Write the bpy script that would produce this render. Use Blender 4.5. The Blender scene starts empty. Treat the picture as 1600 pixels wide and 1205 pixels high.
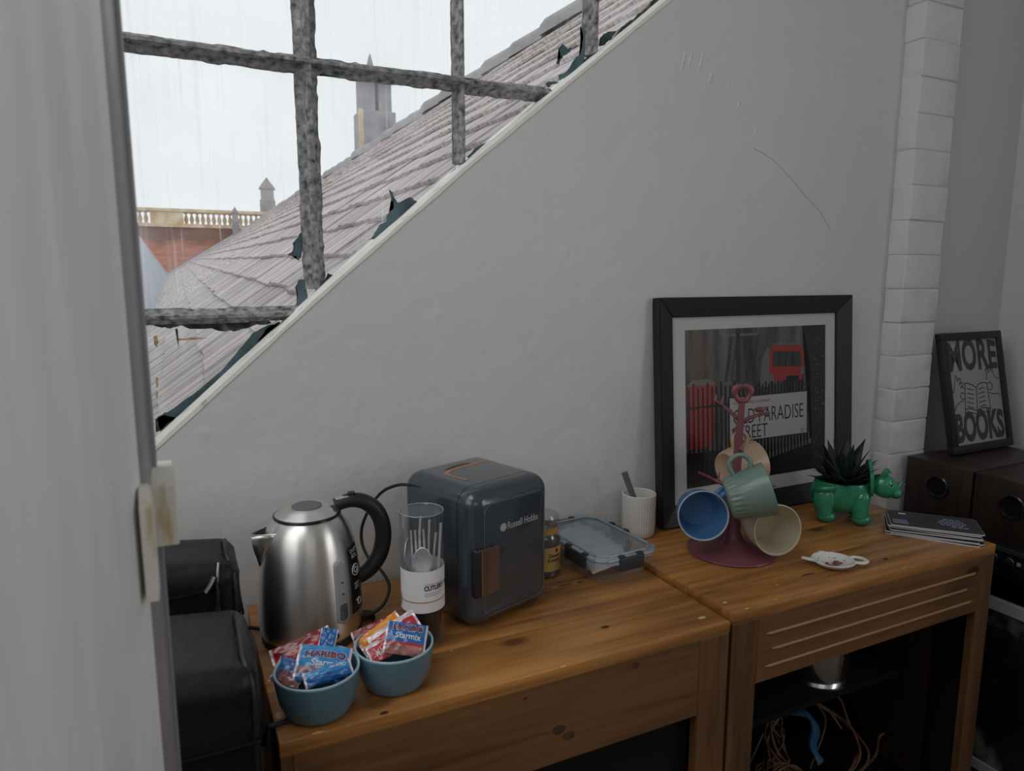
import bpy, bmesh, math, random
from mathutils import Vector, Matrix
random.seed(11)
PI = math.pi
scene = bpy.context.scene
C = scene.collection
# ------------------------------------------------------------------ camera
FPX = 1095.0
PITCH = math.radians(8.799); YAW = math.radians(25.605)
CAM = Vector((0, 0, 1.40))
FW = Vector((math.sin(YAW)*math.cos(PITCH), math.cos(YAW)*math.cos(PITCH), -math.sin(PITCH)))
RT = Vector((math.cos(YAW), -math.sin(YAW), 0))
UP = RT.cross(FW)
cd = bpy.data.cameras.new('camera'); cam = bpy.data.objects.new('camera', cd); C.objects.link(cam)
cd.sensor_fit = 'HORIZONTAL'; cd.sensor_width = 36; cd.lens = FPX/1600*36; cd.clip_start = 0.01; cd.clip_end = 200
cam.matrix_world = Matrix(((RT.x, UP.x, -FW.x, 0), (RT.y, UP.y, -FW.y, 0), (RT.z, UP.z, -FW.z, 1.40), (0, 0, 0, 1)))
cd.dof.use_dof = True; cd.dof.focus_distance = 1.75; cd.dof.aperture_fstop = 9.0
scene.camera = cam
# ------------------------------------------------------------------ world, added lights, exposure
w = bpy.data.worlds.new('overcast_sky'); scene.world = w; w.use_nodes = True
bg = w.node_tree.nodes['Background']; bg.inputs[0].default_value = (0.90, 0.945, 0.98, 1); bg.inputs[1].default_value = 1.8
def area(name, loc, rot, sx, sy, watts, col=(1, 1, 1)):
    l = bpy.data.lights.new(name, 'AREA'); l.shape = 'RECTANGLE'; l.size = sx; l.size_y = sy; l.energy = watts; l.color = col
    o = bpy.data.objects.new(name, l); C.objects.link(o); o.location = loc; o.rotation_euler = rot; return o
# added or assumed area lights; the walls and ceiling behind them are solid
area('rear_added_fill', (-0.2, -2.47, 2.3), (PI/2, 0, 0), 1.8, 1.2, 4.5, (1, 0.985, 0.96))  # unseen fill light added behind the camera, no window is built here
area('right_door_fill', (2.50, -1.15, 1.75), (PI/2, 0, PI/2), 1.5, 1.4, 15, (0.98, 0.99, 1))  # unseen fill light, added to brighten the door face
area('left_assumed_light', (-1.57, -0.1, 2.2), (PI/2, 0, -PI/2), 1.9, 1.3, 10, (0.97, 0.985, 1))  # assumed light from the left, this wall has no window opening
area('overhead_assumed_light', (-0.85, 0.30, 3.18), (0, 0, 0), 1.3, 1.5, 15, (0.98, 0.99, 1))  # assumed light from above, the ceiling has no skylight opening
scene.view_settings.view_transform = 'Standard'; scene.view_settings.look = 'None'
scene.view_settings.exposure = 0.0; scene.view_settings.gamma = 1.0
try: scene.view_settings.use_curve_mapping = False
except Exception: pass

# ------------------------------------------------------------------ helpers
def at(px, py, depth):                      # a point seen in direction (px, py), at a depth along the view axis
    return CAM + FW*depth + RT*((px-800)*depth/FPX) - UP*((py-602.5)*depth/FPX)
def link(o, parent=None):
    C.objects.link(o)
    if parent is not None: o.parent = parent
    return o
def tag(o, label=None, cat=None, group=None, kind=None):
    if label: o['label'] = label
    if cat: o['category'] = cat
    if group: o['group'] = group
    if kind: o['kind'] = kind
    return o
def empty(name, loc=(0, 0, 0), rz=0, mat=None):
    o = bpy.data.objects.new(name, None); o.empty_display_size = 0.05; C.objects.link(o)
    if mat is not None: o.matrix_world = mat
    else: o.location = loc; o.rotation_euler = (0, 0, rz)
    return o
def finish(name, bm, m, parent=None, smooth=False, loc=None, rot=None, mats=None):
    bmesh.ops.recalc_face_normals(bm, faces=bm.faces)
    me = bpy.data.meshes.new(name); bm.to_mesh(me); bm.free()
    for mm in (mats or [m]): me.materials.append(mm)
    if smooth:
        for p in me.polygons: p.use_smooth = True
    o = bpy.data.objects.new(name, me); link(o, parent)
    if loc is not None: o.location = loc
    if rot is not None: o.rotation_euler = rot
    return o
def autosmooth(o, ang=40):
    me = o.data
    for p in me.polygons: p.use_smooth = True
    try: me.set_sharp_from_angle(angle=math.radians(ang))
    except Exception: pass
    return o
def bm_box(bm, c, s, rz=0, bevel=0, seg=2, M=None):
    r = bmesh.ops.create_cube(bm, size=1)
    vs = r['verts']
    T = Matrix.Translation(c) @ Matrix.Rotation(rz, 4, 'Z') @ Matrix.Diagonal((s[0], s[1], s[2], 1))
    if M is not None: T = M @ T
    bmesh.ops.transform(bm, matrix=T, verts=vs)
    if bevel:
        es = {e for v in vs for e in v.link_edges}
        bmesh.ops.bevel(bm, geom=list(es), offset=bevel, segments=seg, profile=0.5, affect='EDGES')
def box(name, c, s, m, parent=None, bevel=0, seg=2, rz=0, smooth=None):
    bm = bmesh.new(); bm_box(bm, c, s, rz, bevel, seg)
    o = finish(name, bm, m, parent)
    if bevel and seg > 1: autosmooth(o)
    return o
def bm_lathe(bm, prof, seg=48, rfun=None, sx=1, sy=1):
    rings = []
    for (r, z) in prof:
        if r < 1e-6: rings.append([bm.verts.new((0, 0, z))]); continue
        ring = []
        for k in range(seg):
            a = 2*PI*k/seg; rr = r*(rfun(a, z) if rfun else 1)
            ring.append(bm.verts.new((rr*math.cos(a)*sx, rr*math.sin(a)*sy, z)))
        rings.append(ring)
    for A, B in zip(rings[:-1], rings[1:]):
        n = seg
        for k in range(n):
            a0, a1 = A[k % len(A)], A[(k+1) % len(A)]; b0, b1 = B[k % len(B)], B[(k+1) % len(B)]
            vs = [v for i, v in enumerate((a0, a1, b1, b0)) if v not in (a0, a1, b1, b0)[:i]]
            if len(vs) >= 3:
                try: bm.faces.new(vs)
                except ValueError: pass
def lathe(name, prof, m, parent=None, seg=48, rfun=None, sx=1, sy=1, loc=None, rot=None, ang=40):
    bm = bmesh.new(); bm_lathe(bm, prof, seg, rfun, sx, sy)
    o = finish(name, bm, m, parent, True, loc, rot)
    return autosmooth(o, ang)
def spline(pts, n=8, closed=False):
    P = [Vector(p) for p in pts]; out = []
    N = len(P); R = range(N if closed else N-1)
    for i in R:
        if closed: a, b, c, d = P[(i-1) % N], P[i], P[(i+1) % N], P[(i+2) % N]
        else: a, b, c, d = P[max(i-1, 0)], P[i], P[i+1], P[min(i+2, N-1)]
        for k in range(n):
            t = k/n
            out.append(0.5*((2*b)+(c-a)*t+(2*a-5*b+4*c-d)*t*t+(3*b-a-3*c+d)*t**3))
    if not closed: out.append(P[-1])
    return out
def bm_tube(bm, pts, r, seg=8, closed=False, flat=1.0, ref=None):
    N = len(pts); rings = []
    ref = Vector(ref) if ref else None; last = None
    for i, p in enumerate(pts):
        if closed: t = pts[(i+1) % N]-pts[i-1]
        else: t = pts[min(i+1, N-1)]-pts[max(i-1, 0)]
        t.normalize()
        if ref is not None: u = ref-t*ref.dot(t)
        elif last is None:
            h = Vector((0, 0, 1)) if abs(t.z) < 0.9 else Vector((1, 0, 0)); u = h-t*h.dot(t)
        else: u = last-t*last.dot(t)
        u.normalize(); last = u; v = t.cross(u)
        rr = r(i/(N-1)) if callable(r) else r
        rings.append([bm.verts.new(p+u*rr*math.cos(2*PI*k/seg)*flat+v*rr*math.sin(2*PI*k/seg)) for k in range(seg)])
    for i in range(N if closed else N-1):
        A, B = rings[i], rings[(i+1) % N]
        for k in range(seg): bm.faces.new((A[k], A[(k+1) % seg], B[(k+1) % seg], B[k]))
    if not closed: bm.faces.new(rings[0][::-1]); bm.faces.new(rings[-1])
def tube(name, pts, r, m, parent=None, seg=8, closed=False, n=8, flat=1.0, ref=None, straight=False):
    bm = bmesh.new(); bm_tube(bm, [Vector(p) for p in pts] if straight else spline(pts, n, closed), r, seg, closed, flat, ref)
    o = finish(name, bm, m, parent, True); return autosmooth(o, 60)
def bm_prism(bm, poly, fn0, fn1):
    a = [bm.verts.new(fn0(p)) for p in poly]; b = [bm.verts.new(fn1(p)) for p in poly]
    bm.faces.new(a); bm.faces.new(b[::-1]); n = len(poly)
    for i in range(n): bm.faces.new((a[i], b[i], b[(i+1) % n], a[(i+1) % n]))
def prism(name, poly, y0, y1, m, parent=None, axis='Y'):      # polygon in X-Z, thickness along Y (or in X-Y along Z)
    bm = bmesh.new()
    if axis == 'Y': bm_prism(bm, poly, lambda p: (p[0], y0, p[1]), lambda p: (p[0], y1, p[1]))
    else: bm_prism(bm, poly, lambda p: (p[0], p[1], y0), lambda p: (p[0], p[1], y1))
    bmesh.ops.triangulate(bm, faces=[f for f in bm.faces if len(f.verts) > 4])
    return finish(name, bm, m, parent)
def rrect(w_, h_, r, n=6, cx=0, cy=0):
    out = []
    for (sx, sy, a0) in ((1, 1, 0), (-1, 1, 90), (-1, -1, 180), (1, -1, 270)):
        for k in range(n+1):
            a = math.radians(a0+90*k/n); out.append((cx+sx*(w_/2-r)+r*math.cos(a), cy+sy*(h_/2-r)+r*math.sin(a)))
    return out
def text(name, body, m, parent, width, height, warp, depth=0.0003, offset=0.0, space=1.0, keep=None):
    cu = bpy.data.curves.new(name, 'FONT'); cu.body = body; cu.size = 1; cu.offset = offset; cu.resolution_u = 3; cu.space_character = space
    cu.align_x = 'LEFT'; cu.space_line = 0.9
    t = bpy.data.objects.new(name, cu); C.objects.link(t); bpy.context.view_layer.update()
    me0 = t.evaluated_get(bpy.context.evaluated_depsgraph_get()).to_mesh()
    bm = bmesh.new(); bm.from_mesh(me0)
    bpy.data.objects.remove(t); bpy.data.curves.remove(cu)
    xs = [v.co.x for v in bm.verts]; ys = [v.co.y for v in bm.verts]
    x0, x1, y0, y1 = min(xs), max(xs), min(ys), max(ys)
    if keep: width = height*(x1-x0)/(y1-y0)*keep
    for v in bm.verts:
        x = (v.co.x-x0)/(x1-x0)*width; y = (v.co.y-y0)/(y1-y0)*height
        v.co = warp(x, y, depth)
    me = bpy.data.meshes.new(name); bm.to_mesh(me); bm.free(); me.materials.append(m)
    return link(bpy.data.objects.new(name, me), parent)
def copies(o, parent): c = o.copy(); C.objects.link(c); c.parent = parent; return c

# ------------------------------------------------------------------ materials
def nt(name):
    m = bpy.data.materials.new(name); m.use_nodes = True
    return m, m.node_tree.nodes, m.node_tree.links, m.node_tree.nodes['Principled BSDF']
def pm(name, col, rough=0.5, metal=0, coat=0, spec=None, noise=0, nscale=20, bump=0, bscale=60, stretch=(1, 1, 1), sheen=0, emis=0):
    m, N, L, b = nt(name)
    b.inputs['Base Color'].default_value = (*col, 1); b.inputs['Roughness'].default_value = rough; b.inputs['Metallic'].default_value = metal
    b.inputs['Coat Weight'].default_value = coat
    if spec is not None: b.inputs['Specular IOR Level'].default_value = spec
    if sheen: b.inputs['Sheen Weight'].default_value = sheen
    if noise or bump:
        tc = N.new('ShaderNodeTexCoord'); mp = N.new('ShaderNodeMapping'); mp.inputs['Scale'].default_value = stretch
        L.new(tc.outputs['Object'], mp.inputs[0])
    if noise:
        n = N.new('ShaderNodeTexNoise'); n.inputs['Scale'].default_value = nscale; n.inputs['Detail'].default_value = 5
        L.new(mp.outputs[0], n.inputs['Vector'])
        r = N.new('ShaderNodeMapRange'); r.inputs[1].default_value = 0.3; r.inputs[2].default_value = 0.7
        r.inputs[3].default_value = 1-noise; r.inputs[4].default_value = 1+noise
        L.new(n.outputs[0], r.inputs[0])
        mx = N.new('ShaderNodeMix'); mx.data_type = 'RGBA'; mx.blend_type = 'MULTIPLY'; mx.inputs[0].default_value = 1
        mx.inputs[6].default_value = (*col, 1); L.new(r.outputs[0], mx.inputs[7]); L.new(mx.outputs[2], b.inputs['Base Color'])
    if bump:
        n2 = N.new('ShaderNodeTexNoise'); n2.inputs['Scale'].default_value = bscale; n2.inputs['Detail'].default_value = 4
        L.new(mp.outputs[0], n2.inputs['Vector'])
        bp = N.new('ShaderNodeBump'); bp.inputs['Strength'].default_value = bump; bp.inputs['Distance'].default_value = 0.005
        L.new(n2.outputs[0], bp.inputs['Height']); L.new(bp.outputs[0], b.inputs['Normal'])
    return m
def wood(name, dark, light, axis='X', rough=0.4, coat=0.15, knots=0.0, scale=1.0, specks=False):
    m, N, L, b = nt(name)
    tc = N.new('ShaderNodeTexCoord'); oi = N.new('ShaderNodeObjectInfo')
    add = N.new('ShaderNodeVectorMath'); add.operation = 'MULTIPLY_ADD'
    add.inputs[1].default_value = (1, 1, 1)
    sc = N.new('ShaderNodeVectorMath'); sc.operation = 'SCALE'; sc.inputs[0].default_value = (3.1, 5.7, 2.3); L.new(oi.outputs['Random'], sc.inputs['Scale'])
    L.new(tc.outputs['Object'], add.inputs[0]); L.new(sc.outputs[0], add.inputs[2])
    mp = N.new('ShaderNodeMapping'); s = {'X': (0.9, 14, 14), 'Y': (14, 0.9, 14), 'Z': (14, 14, 0.9)}[axis]
    mp.inputs['Scale'].default_value = tuple(k*scale for k in s); L.new(add.outputs[0], mp.inputs[0])
    n1 = N.new('ShaderNodeTexNoise'); n1.inputs['Scale'].default_value = 1.0; n1.inputs['Detail'].default_value = 4; n1.inputs['Distortion'].default_value = 0.9
    L.new(mp.outputs[0], n1.inputs['Vector'])
    mul = N.new('ShaderNodeMath'); mul.operation = 'MULTIPLY'; mul.inputs[1].default_value = 16; L.new(n1.outputs[0], mul.inputs[0])
    sn = N.new('ShaderNodeMath'); sn.operation = 'SINE'; L.new(mul.outputs[0], sn.inputs[0])
    n2 = N.new('ShaderNodeTexNoise'); n2.inputs['Scale'].default_value = 5; n2.inputs['Detail'].default_value = 7; L.new(mp.outputs[0], n2.inputs['Vector'])
    n3 = N.new('ShaderNodeTexNoise'); n3.inputs['Scale'].default_value = 3.2; n3.inputs['Detail'].default_value = 2; L.new(add.outputs[0], n3.inputs['Vector'])
    a1 = N.new('ShaderNodeMath'); a1.operation = 'MULTIPLY_ADD'; a1.inputs[1].default_value = 0.10; a1.inputs[2].default_value = 0.0; L.new(sn.outputs[0], a1.inputs[0])
    a2 = N.new('ShaderNodeMath'); a2.operation = 'MULTIPLY_ADD'; a2.inputs[1].default_value = 0.75; L.new(n2.outputs[0], a2.inputs[0]); L.new(a1.outputs[0], a2.inputs[2])
    a3 = N.new('ShaderNodeMath'); a3.operation = 'MULTIPLY_ADD'; a3.inputs[1].default_value = 0.55; L.new(n3.outputs[0], a3.inputs[0]); L.new(a2.outputs[0], a3.inputs[2])
    cr = N.new('ShaderNodeValToRGB'); cr.color_ramp.elements[0].position = 0.38; cr.color_ramp.elements[1].position = 0.88
    cr.color_ramp.elements[0].color = (*dark, 1); cr.color_ramp.elements[1].color = (*light, 1)
    L.new(a3.outputs[0], cr.inputs[0]); col = cr.outputs[0]
    if knots:
        v = N.new('ShaderNodeTexVoronoi'); v.inputs['Scale'].default_value = 1
        mk = N.new('ShaderNodeMapping'); k = {'X': (3.0, 6.5, 6.5), 'Y': (6.5, 3, 6.5), 'Z': (6.5, 6.5, 3)}[axis]; mk.inputs['Scale'].default_value = k
        L.new(add.outputs[0], mk.inputs[0]); L.new(mk.outputs[0], v.inputs['Vector'])
        r = N.new('ShaderNodeMapRange'); r.inputs[1].default_value = 0.05; r.inputs[2].default_value = 0.11; r.inputs[3].default_value = knots; r.inputs[4].default_value = 0; L.new(v.outputs['Distance'], r.inputs[0])
        mx = N.new('ShaderNodeMix'); mx.data_type = 'RGBA'; L.new(r.outputs[0], mx.inputs[0]); L.new(col, mx.inputs[6]); mx.inputs[7].default_value = (dark[0]*.35, dark[1]*.3, dark[2]*.3, 1); col = mx.outputs[2]
    if specks:
        v = N.new('ShaderNodeTexVoronoi'); v.inputs['Scale'].default_value = 9; L.new(add.outputs[0], v.inputs['Vector'])
        r = N.new('ShaderNodeMapRange'); r.inputs[1].default_value = 0.022; r.inputs[2].default_value = 0.03; r.inputs[3].default_value = 0.8; r.inputs[4].default_value = 0; L.new(v.outputs['Distance'], r.inputs[0])
        mx = N.new('ShaderNodeMix'); mx.data_type = 'RGBA'; L.new(r.outputs[0], mx.inputs[0]); L.new(col, mx.inputs[6]); mx.inputs[7].default_value = (0.62, 0.50, 0.30, 1); col = mx.outputs[2]
    L.new(col, b.inputs['Base Color']); b.inputs['Roughness'].default_value = rough; b.inputs['Coat Weight'].default_value = coat; b.inputs['Coat Roughness'].default_value = 0.35
    bp = N.new('ShaderNodeBump'); bp.inputs['Strength'].default_value = 0.25; bp.inputs['Distance'].default_value = 0.002
    L.new(n2.outputs[0], bp.inputs['Height']); L.new(bp.outputs[0], b.inputs['Normal'])
    return m
def clear(name, tint=(0.97, 0.98, 0.99), gloss=0.05, rough=0.05, body=0.012, bodycol=(0.8, 0.85, 0.9)):
    m, N, L, b = nt(name); N.remove(b); out = N['Material Output']
    t = N.new('ShaderNodeBsdfTransparent'); t.inputs[0].default_value = (*tint, 1)
    d = N.new('ShaderNodeBsdfDiffuse'); d.inputs[0].default_value = (*bodycol, 1)
    g = N.new('ShaderNodeBsdfGlossy'); g.inputs['Roughness'].default_value = rough
    m1 = N.new('ShaderNodeMixShader'); m1.inputs[0].default_value = body; L.new(t.outputs[0], m1.inputs[1]); L.new(d.outputs[0], m1.inputs[2])
    lw = N.new('ShaderNodeLayerWeight'); lw.inputs[0].default_value = 0.35
    mu = N.new('ShaderNodeMath'); mu.operation = 'MULTIPLY_ADD'; mu.inputs[1].default_value = 0.30; mu.inputs[2].default_value = gloss*0.4; L.new(lw.outputs['Facing'], mu.inputs[0])
    m2 = N.new('ShaderNodeMixShader'); L.new(mu.outputs[0], m2.inputs[0]); L.new(m1.outputs[0], m2.inputs[1]); L.new(g.outputs[0], m2.inputs[2]); L.new(m2.outputs[0], out.inputs[0])
    return m
def dirty_glass():
    m, N, L, b = nt('dirty_window_glass'); N.remove(b); out = N['Material Output']
    tc = N.new('ShaderNodeTexCoord')
    def nz(scale, st, lo, hi, a, c, detail=5):
        mp = N.new('ShaderNodeMapping'); mp.inputs['Scale'].default_value = st; L.new(tc.outputs['Object'], mp.inputs[0])
        n = N.new('ShaderNodeTexNoise'); n.inputs['Scale'].default_value = scale; n.inputs['Detail'].default_value = detail; L.new(mp.outputs[0], n.inputs['Vector'])
        r = N.new('ShaderNodeMapRange'); r.inputs[1].default_value = lo; r.inputs[2].default_value = hi; r.inputs[3].default_value = a; r.inputs[4].default_value = c; L.new(n.outputs[0], r.inputs[0]); return r.outputs[0]
    a = nz(1, (55, 1, 2.2), 0.58, 0.85, 0, 0.18); c = nz(6, (1, 1, 1), 0.42, 0.75, 0.01, 0.14); d = nz(1, (170, 1, 5), 0.6, 0.8, 0, 0.2)
    s1 = N.new('ShaderNodeMath'); L.new(a, s1.inputs[0]); L.new(c, s1.inputs[1])
    s2 = N.new('ShaderNodeMath'); s2.use_clamp = True; L.new(s1.outputs[0], s2.inputs[0]); L.new(d, s2.inputs[1])
    t = N.new('ShaderNodeBsdfTransparent'); t.inputs[0].default_value = (0.735, 0.735, 0.73, 1)  # even grey tint added so the pane dims the sky
    tl = N.new('ShaderNodeBsdfTranslucent'); tl.inputs[0].default_value = (0.97, 0.97, 0.97, 1)
    mx = N.new('ShaderNodeMixShader'); L.new(s2.outputs[0], mx.inputs[0]); L.new(t.outputs[0], mx.inputs[1]); L.new(tl.outputs[0], mx.inputs[2])
    g = N.new('ShaderNodeBsdfGlossy'); g.inputs['Roughness'].default_value = 0.08
    m2 = N.new('ShaderNodeMixShader'); m2.inputs[0].default_value = 0.03; L.new(mx.outputs[0], m2.inputs[1]); L.new(g.outputs[0], m2.inputs[2]); L.new(m2.outputs[0], out.inputs[0])
    return m
def plaster():
    m, N, L, b = nt('painted_plaster'); b.inputs['Roughness'].default_value = 0.55
    tc = N.new('ShaderNodeTexCoord')
    n = N.new('ShaderNodeTexNoise'); n.inputs['Scale'].default_value = 2.2; n.inputs['Detail'].default_value = 3; L.new(tc.outputs['Object'], n.inputs['Vector'])
    cr = N.new('ShaderNodeValToRGB'); cr.color_ramp.elements[0].color = (0.66, 0.655, 0.65, 1); cr.color_ramp.elements[1].color = (0.72, 0.715, 0.705, 1)
    L.new(n.outputs[0], cr.inputs[0]); L.new(cr.outputs[0], b.inputs['Base Color'])
    n2 = N.new('ShaderNodeTexNoise'); n2.inputs['Scale'].default_value = 38; n2.inputs['Detail'].default_value = 6; L.new(tc.outputs['Object'], n2.inputs['Vector'])
    n3 = N.new('ShaderNodeTexNoise'); n3.inputs['Scale'].default_value = 7; n3.inputs['Detail'].default_value = 2; L.new(tc.outputs['Object'], n3.inputs['Vector'])
    v = N.new('ShaderNodeTexVoronoi'); v.inputs['Scale'].default_value = 9; v.inputs['Randomness'].default_value = 1; L.new(tc.outputs['Object'], v.inputs['Vector'])
    r = N.new('ShaderNodeMapRange'); r.inputs[1].default_value = 0.03; r.inputs[2].default_value = 0.13; r.inputs[3].default_value = 0.5; r.inputs[4].default_value = 0; L.new(v.outputs['Distance'], r.inputs[0])
    s = N.new('ShaderNodeMath'); L.new(n2.outputs[0], s.inputs[0]); L.new(r.outputs[0], s.inputs[1])
    s2 = N.new('ShaderNodeMath'); s2.operation = 'MULTIPLY_ADD'; s2.inputs[1].default_value = 2.5; L.new(n3.outputs[0], s2.inputs[0]); L.new(s.outputs[0], s2.inputs[2])
    bp = N.new('ShaderNodeBump'); bp.inputs['Strength'].default_value = 0.35; bp.inputs['Distance'].default_value = 0.0042; L.new(s2.outputs[0], bp.inputs['Height']); L.new(bp.outputs[0], b.inputs['Normal'])
    return m
def speckle(name, stops, scale, stretch=(1, 1, 1), rough=0.85, bump=0.6, detail=8, metal=0):
    m, N, L, b = nt(name); b.inputs['Roughness'].default_value = rough; b.inputs['Metallic'].default_value = metal
    tc = N.new('ShaderNodeTexCoord'); mp = N.new('ShaderNodeMapping'); mp.inputs['Scale'].default_value = stretch; L.new(tc.outputs['Object'], mp.inputs[0])
    n = N.new('ShaderNodeTexNoise'); n.inputs['Scale'].default_value = scale; n.inputs['Detail'].default_value = detail; L.new(mp.outputs[0], n.inputs['Vector'])
    cr = N.new('ShaderNodeValToRGB'); e = cr.color_ramp.elements
    while len(e) < len(stops): e.new(0.5)
    for k, (p, c) in enumerate(stops): e[k].position = p; e[k].color = (*c, 1)
    L.new(n.outputs[0], cr.inputs[0]); L.new(cr.outputs[0], b.inputs['Base Color'])
    if bump:
        bp = N.new('ShaderNodeBump'); bp.inputs['Strength'].default_value = bump; bp.inputs['Distance'].default_value = 0.004; L.new(n.outputs[0], bp.inputs['Height']); L.new(bp.outputs[0], b.inputs['Normal'])
    return m
M = {}
M['plaster'] = plaster()
M['white_paint'] = speckle('flaking_white_paint', [(0.28, (0.45, 0.40, 0.32)), (0.36, (0.86, 0.84, 0.79)), (0.7, (0.92, 0.90, 0.86))], 18, bump=0.3)
M['brick_paint'] = pm('painted_brick', (0.74, 0.745, 0.74), 0.6, noise=0.03, nscale=8, bump=0.6, bscale=30)
M['frame'] = speckle('weathered_glazing_bar', [(0.30, (0.05, 0.05, 0.054)), (0.42, (0.18, 0.18, 0.185)), (0.56, (0.31, 0.307, 0.30)), (0.74, (0.50, 0.48, 0.46))], 70, (1, 1, 1), 0.85, 0.6)
M['putty'] = speckle('old_putty', [(0.35, (0.012, 0.013, 0.013)), (0.55, (0.05, 0.055, 0.055)), (0.7, (0.20, 0.18, 0.14))], 40, bump=0.9)
M['teal_flake'] = speckle('teal_old_paint', [(0.35, (0.035, 0.065, 0.075)), (0.6, (0.10, 0.16, 0.18)), (0.75, (0.16, 0.22, 0.22))], 14, bump=0.2)
M['rust'] = pm('rust_stain', (0.55, 0.36, 0.17), 0.9, noise=0.4, nscale=120)
M['glass'] = dirty_glass()
M['door'] = pm('door_paint', (0.86, 0.86, 0.86), 0.5, noise=0.10, nscale=7, stretch=(4, 4, 0.5), bump=0.12, bscale=30)
M['alu'] = pm('grey_edge_strip', (0.36, 0.36, 0.38), 0.35, metal=0.35)
M['cream'] = speckle('chipped_cream_paint', [(0.36, (0.60, 0.47, 0.24)), (0.46, (0.78, 0.75, 0.66)), (0.8, (0.86, 0.85, 0.81))], 26, (3, 3, 0.6), 0.5, 0.15)
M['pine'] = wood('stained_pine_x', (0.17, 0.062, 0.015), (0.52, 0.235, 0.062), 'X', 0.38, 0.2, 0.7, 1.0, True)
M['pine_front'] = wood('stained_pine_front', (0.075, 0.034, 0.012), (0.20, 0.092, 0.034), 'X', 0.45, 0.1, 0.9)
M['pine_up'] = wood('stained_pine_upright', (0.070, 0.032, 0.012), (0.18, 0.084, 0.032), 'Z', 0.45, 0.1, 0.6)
M['pine_edge'] = pm('lit_bead', (0.33, 0.20, 0.085), 0.5)  # paler than the rail: light from above put into the colour
M['inside'] = pm('shaded_interior', (0.009, 0.008, 0.007), 0.8, spec=0.2)  # near-black, puts the shade inside the cabinets into the colour
M['walnut'] = wood('dark_walnut_veneer', (0.010, 0.006, 0.005), (0.036, 0.019, 0.014), 'Z', 0.45, 0.1)
M['black'] = pm('black_plastic', (0.012, 0.012, 0.014), 0.45)
M['black_gloss'] = pm('black_gloss', (0.01, 0.01, 0.012), 0.18)
M['black_frame'] = pm('black_frame_wood', (0.012, 0.012, 0.016), 0.5)
M['fabric'] = pm('black_nylon', (0.005, 0.005, 0.007), 0.8, spec=0.15, bump=0.4, bscale=400)
M['vinyl'] = pm('black_vinyl', (0.008, 0.008, 0.010), 0.45, spec=0.3, bump=0.45, bscale=40)
M['zip'] = pm('dull_zip_metal', (0.25, 0.25, 0.27), 0.35, 0.9)
M['steel'] = None
def brushed():
    m, N, L, b = nt('brushed_steel'); b.inputs['Metallic'].default_value = 1; b.inputs['Base Color'].default_value = (0.60, 0.585, 0.56, 1); b.inputs['Roughness'].default_value = 0.27
    tc = N.new('ShaderNodeTexCoord'); mp = N.new('ShaderNodeMapping'); mp.inputs['Scale'].default_value = (3, 3, 240); L.new(tc.outputs['Object'], mp.inputs[0])
    n = N.new('ShaderNodeTexNoise'); n.inputs['Scale'].default_value = 3; n.inputs['Detail'].default_value = 4; L.new(mp.outputs[0], n.inputs['Vector'])
    tg = N.new('ShaderNodeTangent'); tg.direction_type = 'RADIAL'; tg.axis = 'Z'; L.new(tg.outputs[0], b.inputs['Tangent']); b.inputs['Anisotropic'].default_value = 0.8; b.inputs['Anisotropic Rotation'].default_value = 0.25; b.inputs['Roughness'].default_value = 0.34; b.inputs['Base Color'].default_value = (0.80, 0.78, 0.755, 1)
    bp = N.new('ShaderNodeBump'); bp.inputs['Strength'].default_value = 0.05; bp.inputs['Distance'].default_value = 0.001; L.new(n.outputs[0], bp.inputs['Height']); L.new(bp.outputs[0], b.inputs['Normal'])
    return m
M['steel'] = brushed()
M['chrome'] = pm('polished_steel', (0.80, 0.80, 0.80), 0.20, 1); M['cutlery'] = pm('cutlery_steel', (0.86, 0.86, 0.87), 0.34, 0.75)
M['fridge'] = pm('slate_blue_gloss', (0.042, 0.054, 0.067), 0.18, coat=0.5)
M['fridge_line'] = pm('lit_seam', (0.13, 0.145, 0.16), 0.3)  # paler than the door: light on the seam edge put into the colour
M['copper'] = pm('copper_trim', (0.62, 0.33, 0.22), 0.35, 0.7)
M['handle_wood'] = wood('walnut_handle', (0.075, 0.038, 0.023), (0.19, 0.105, 0.066), 'Z', 0.5, 0.0)
M['print_grey'] = pm('silver_print', (0.42, 0.45, 0.48), 0.4)
M['white_print'] = pm('white_print', (0.75, 0.75, 0.76), 0.5)
M['paper'] = pm('white_paper', (0.80, 0.79, 0.80), 0.6)
M['ink'] = pm('dark_ink', (0.03, 0.03, 0.035), 0.6)
M['orange_ink'] = pm('orange_ink', (0.50, 0.22, 0.05), 0.6)
M['grey_ink'] = pm('grey_ink', (0.35, 0.35, 0.37), 0.6)
M['clear'] = clear('clear_plastic')
M['bowl'] = pm('blue_grey_glaze', (0.112, 0.205, 0.258), 0.35, coat=0.1)
M['bowl_rim'] = pm('pale_blue_rim', (0.36, 0.54, 0.63), 0.35)
M['foil_red'] = pm('red_foil', (0.50, 0.018, 0.03), 0.22, coat=0.5, bump=0.25, bscale=45)
M['foil_dred'] = pm('dark_red_foil', (0.26, 0.012, 0.02), 0.25, coat=0.5, bump=0.25, bscale=45)
M['foil_blue'] = pm('blue_foil', (0.012, 0.13, 0.42), 0.22, coat=0.5, bump=0.25, bscale=45)
M['foil_cyan'] = pm('bright_blue_foil', (0.03, 0.27, 0.62), 0.22, coat=0.5, bump=0.25, bscale=45)
M['foil_orange'] = pm('orange_foil', (0.85, 0.30, 0.015), 0.22, coat=0.5, bump=0.25, bscale=45)
M['foil_clear'] = pm('sweet_picture_foil', (0.35, 0.14, 0.12), 0.25, coat=0.5, noise=0.6, nscale=70)
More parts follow.
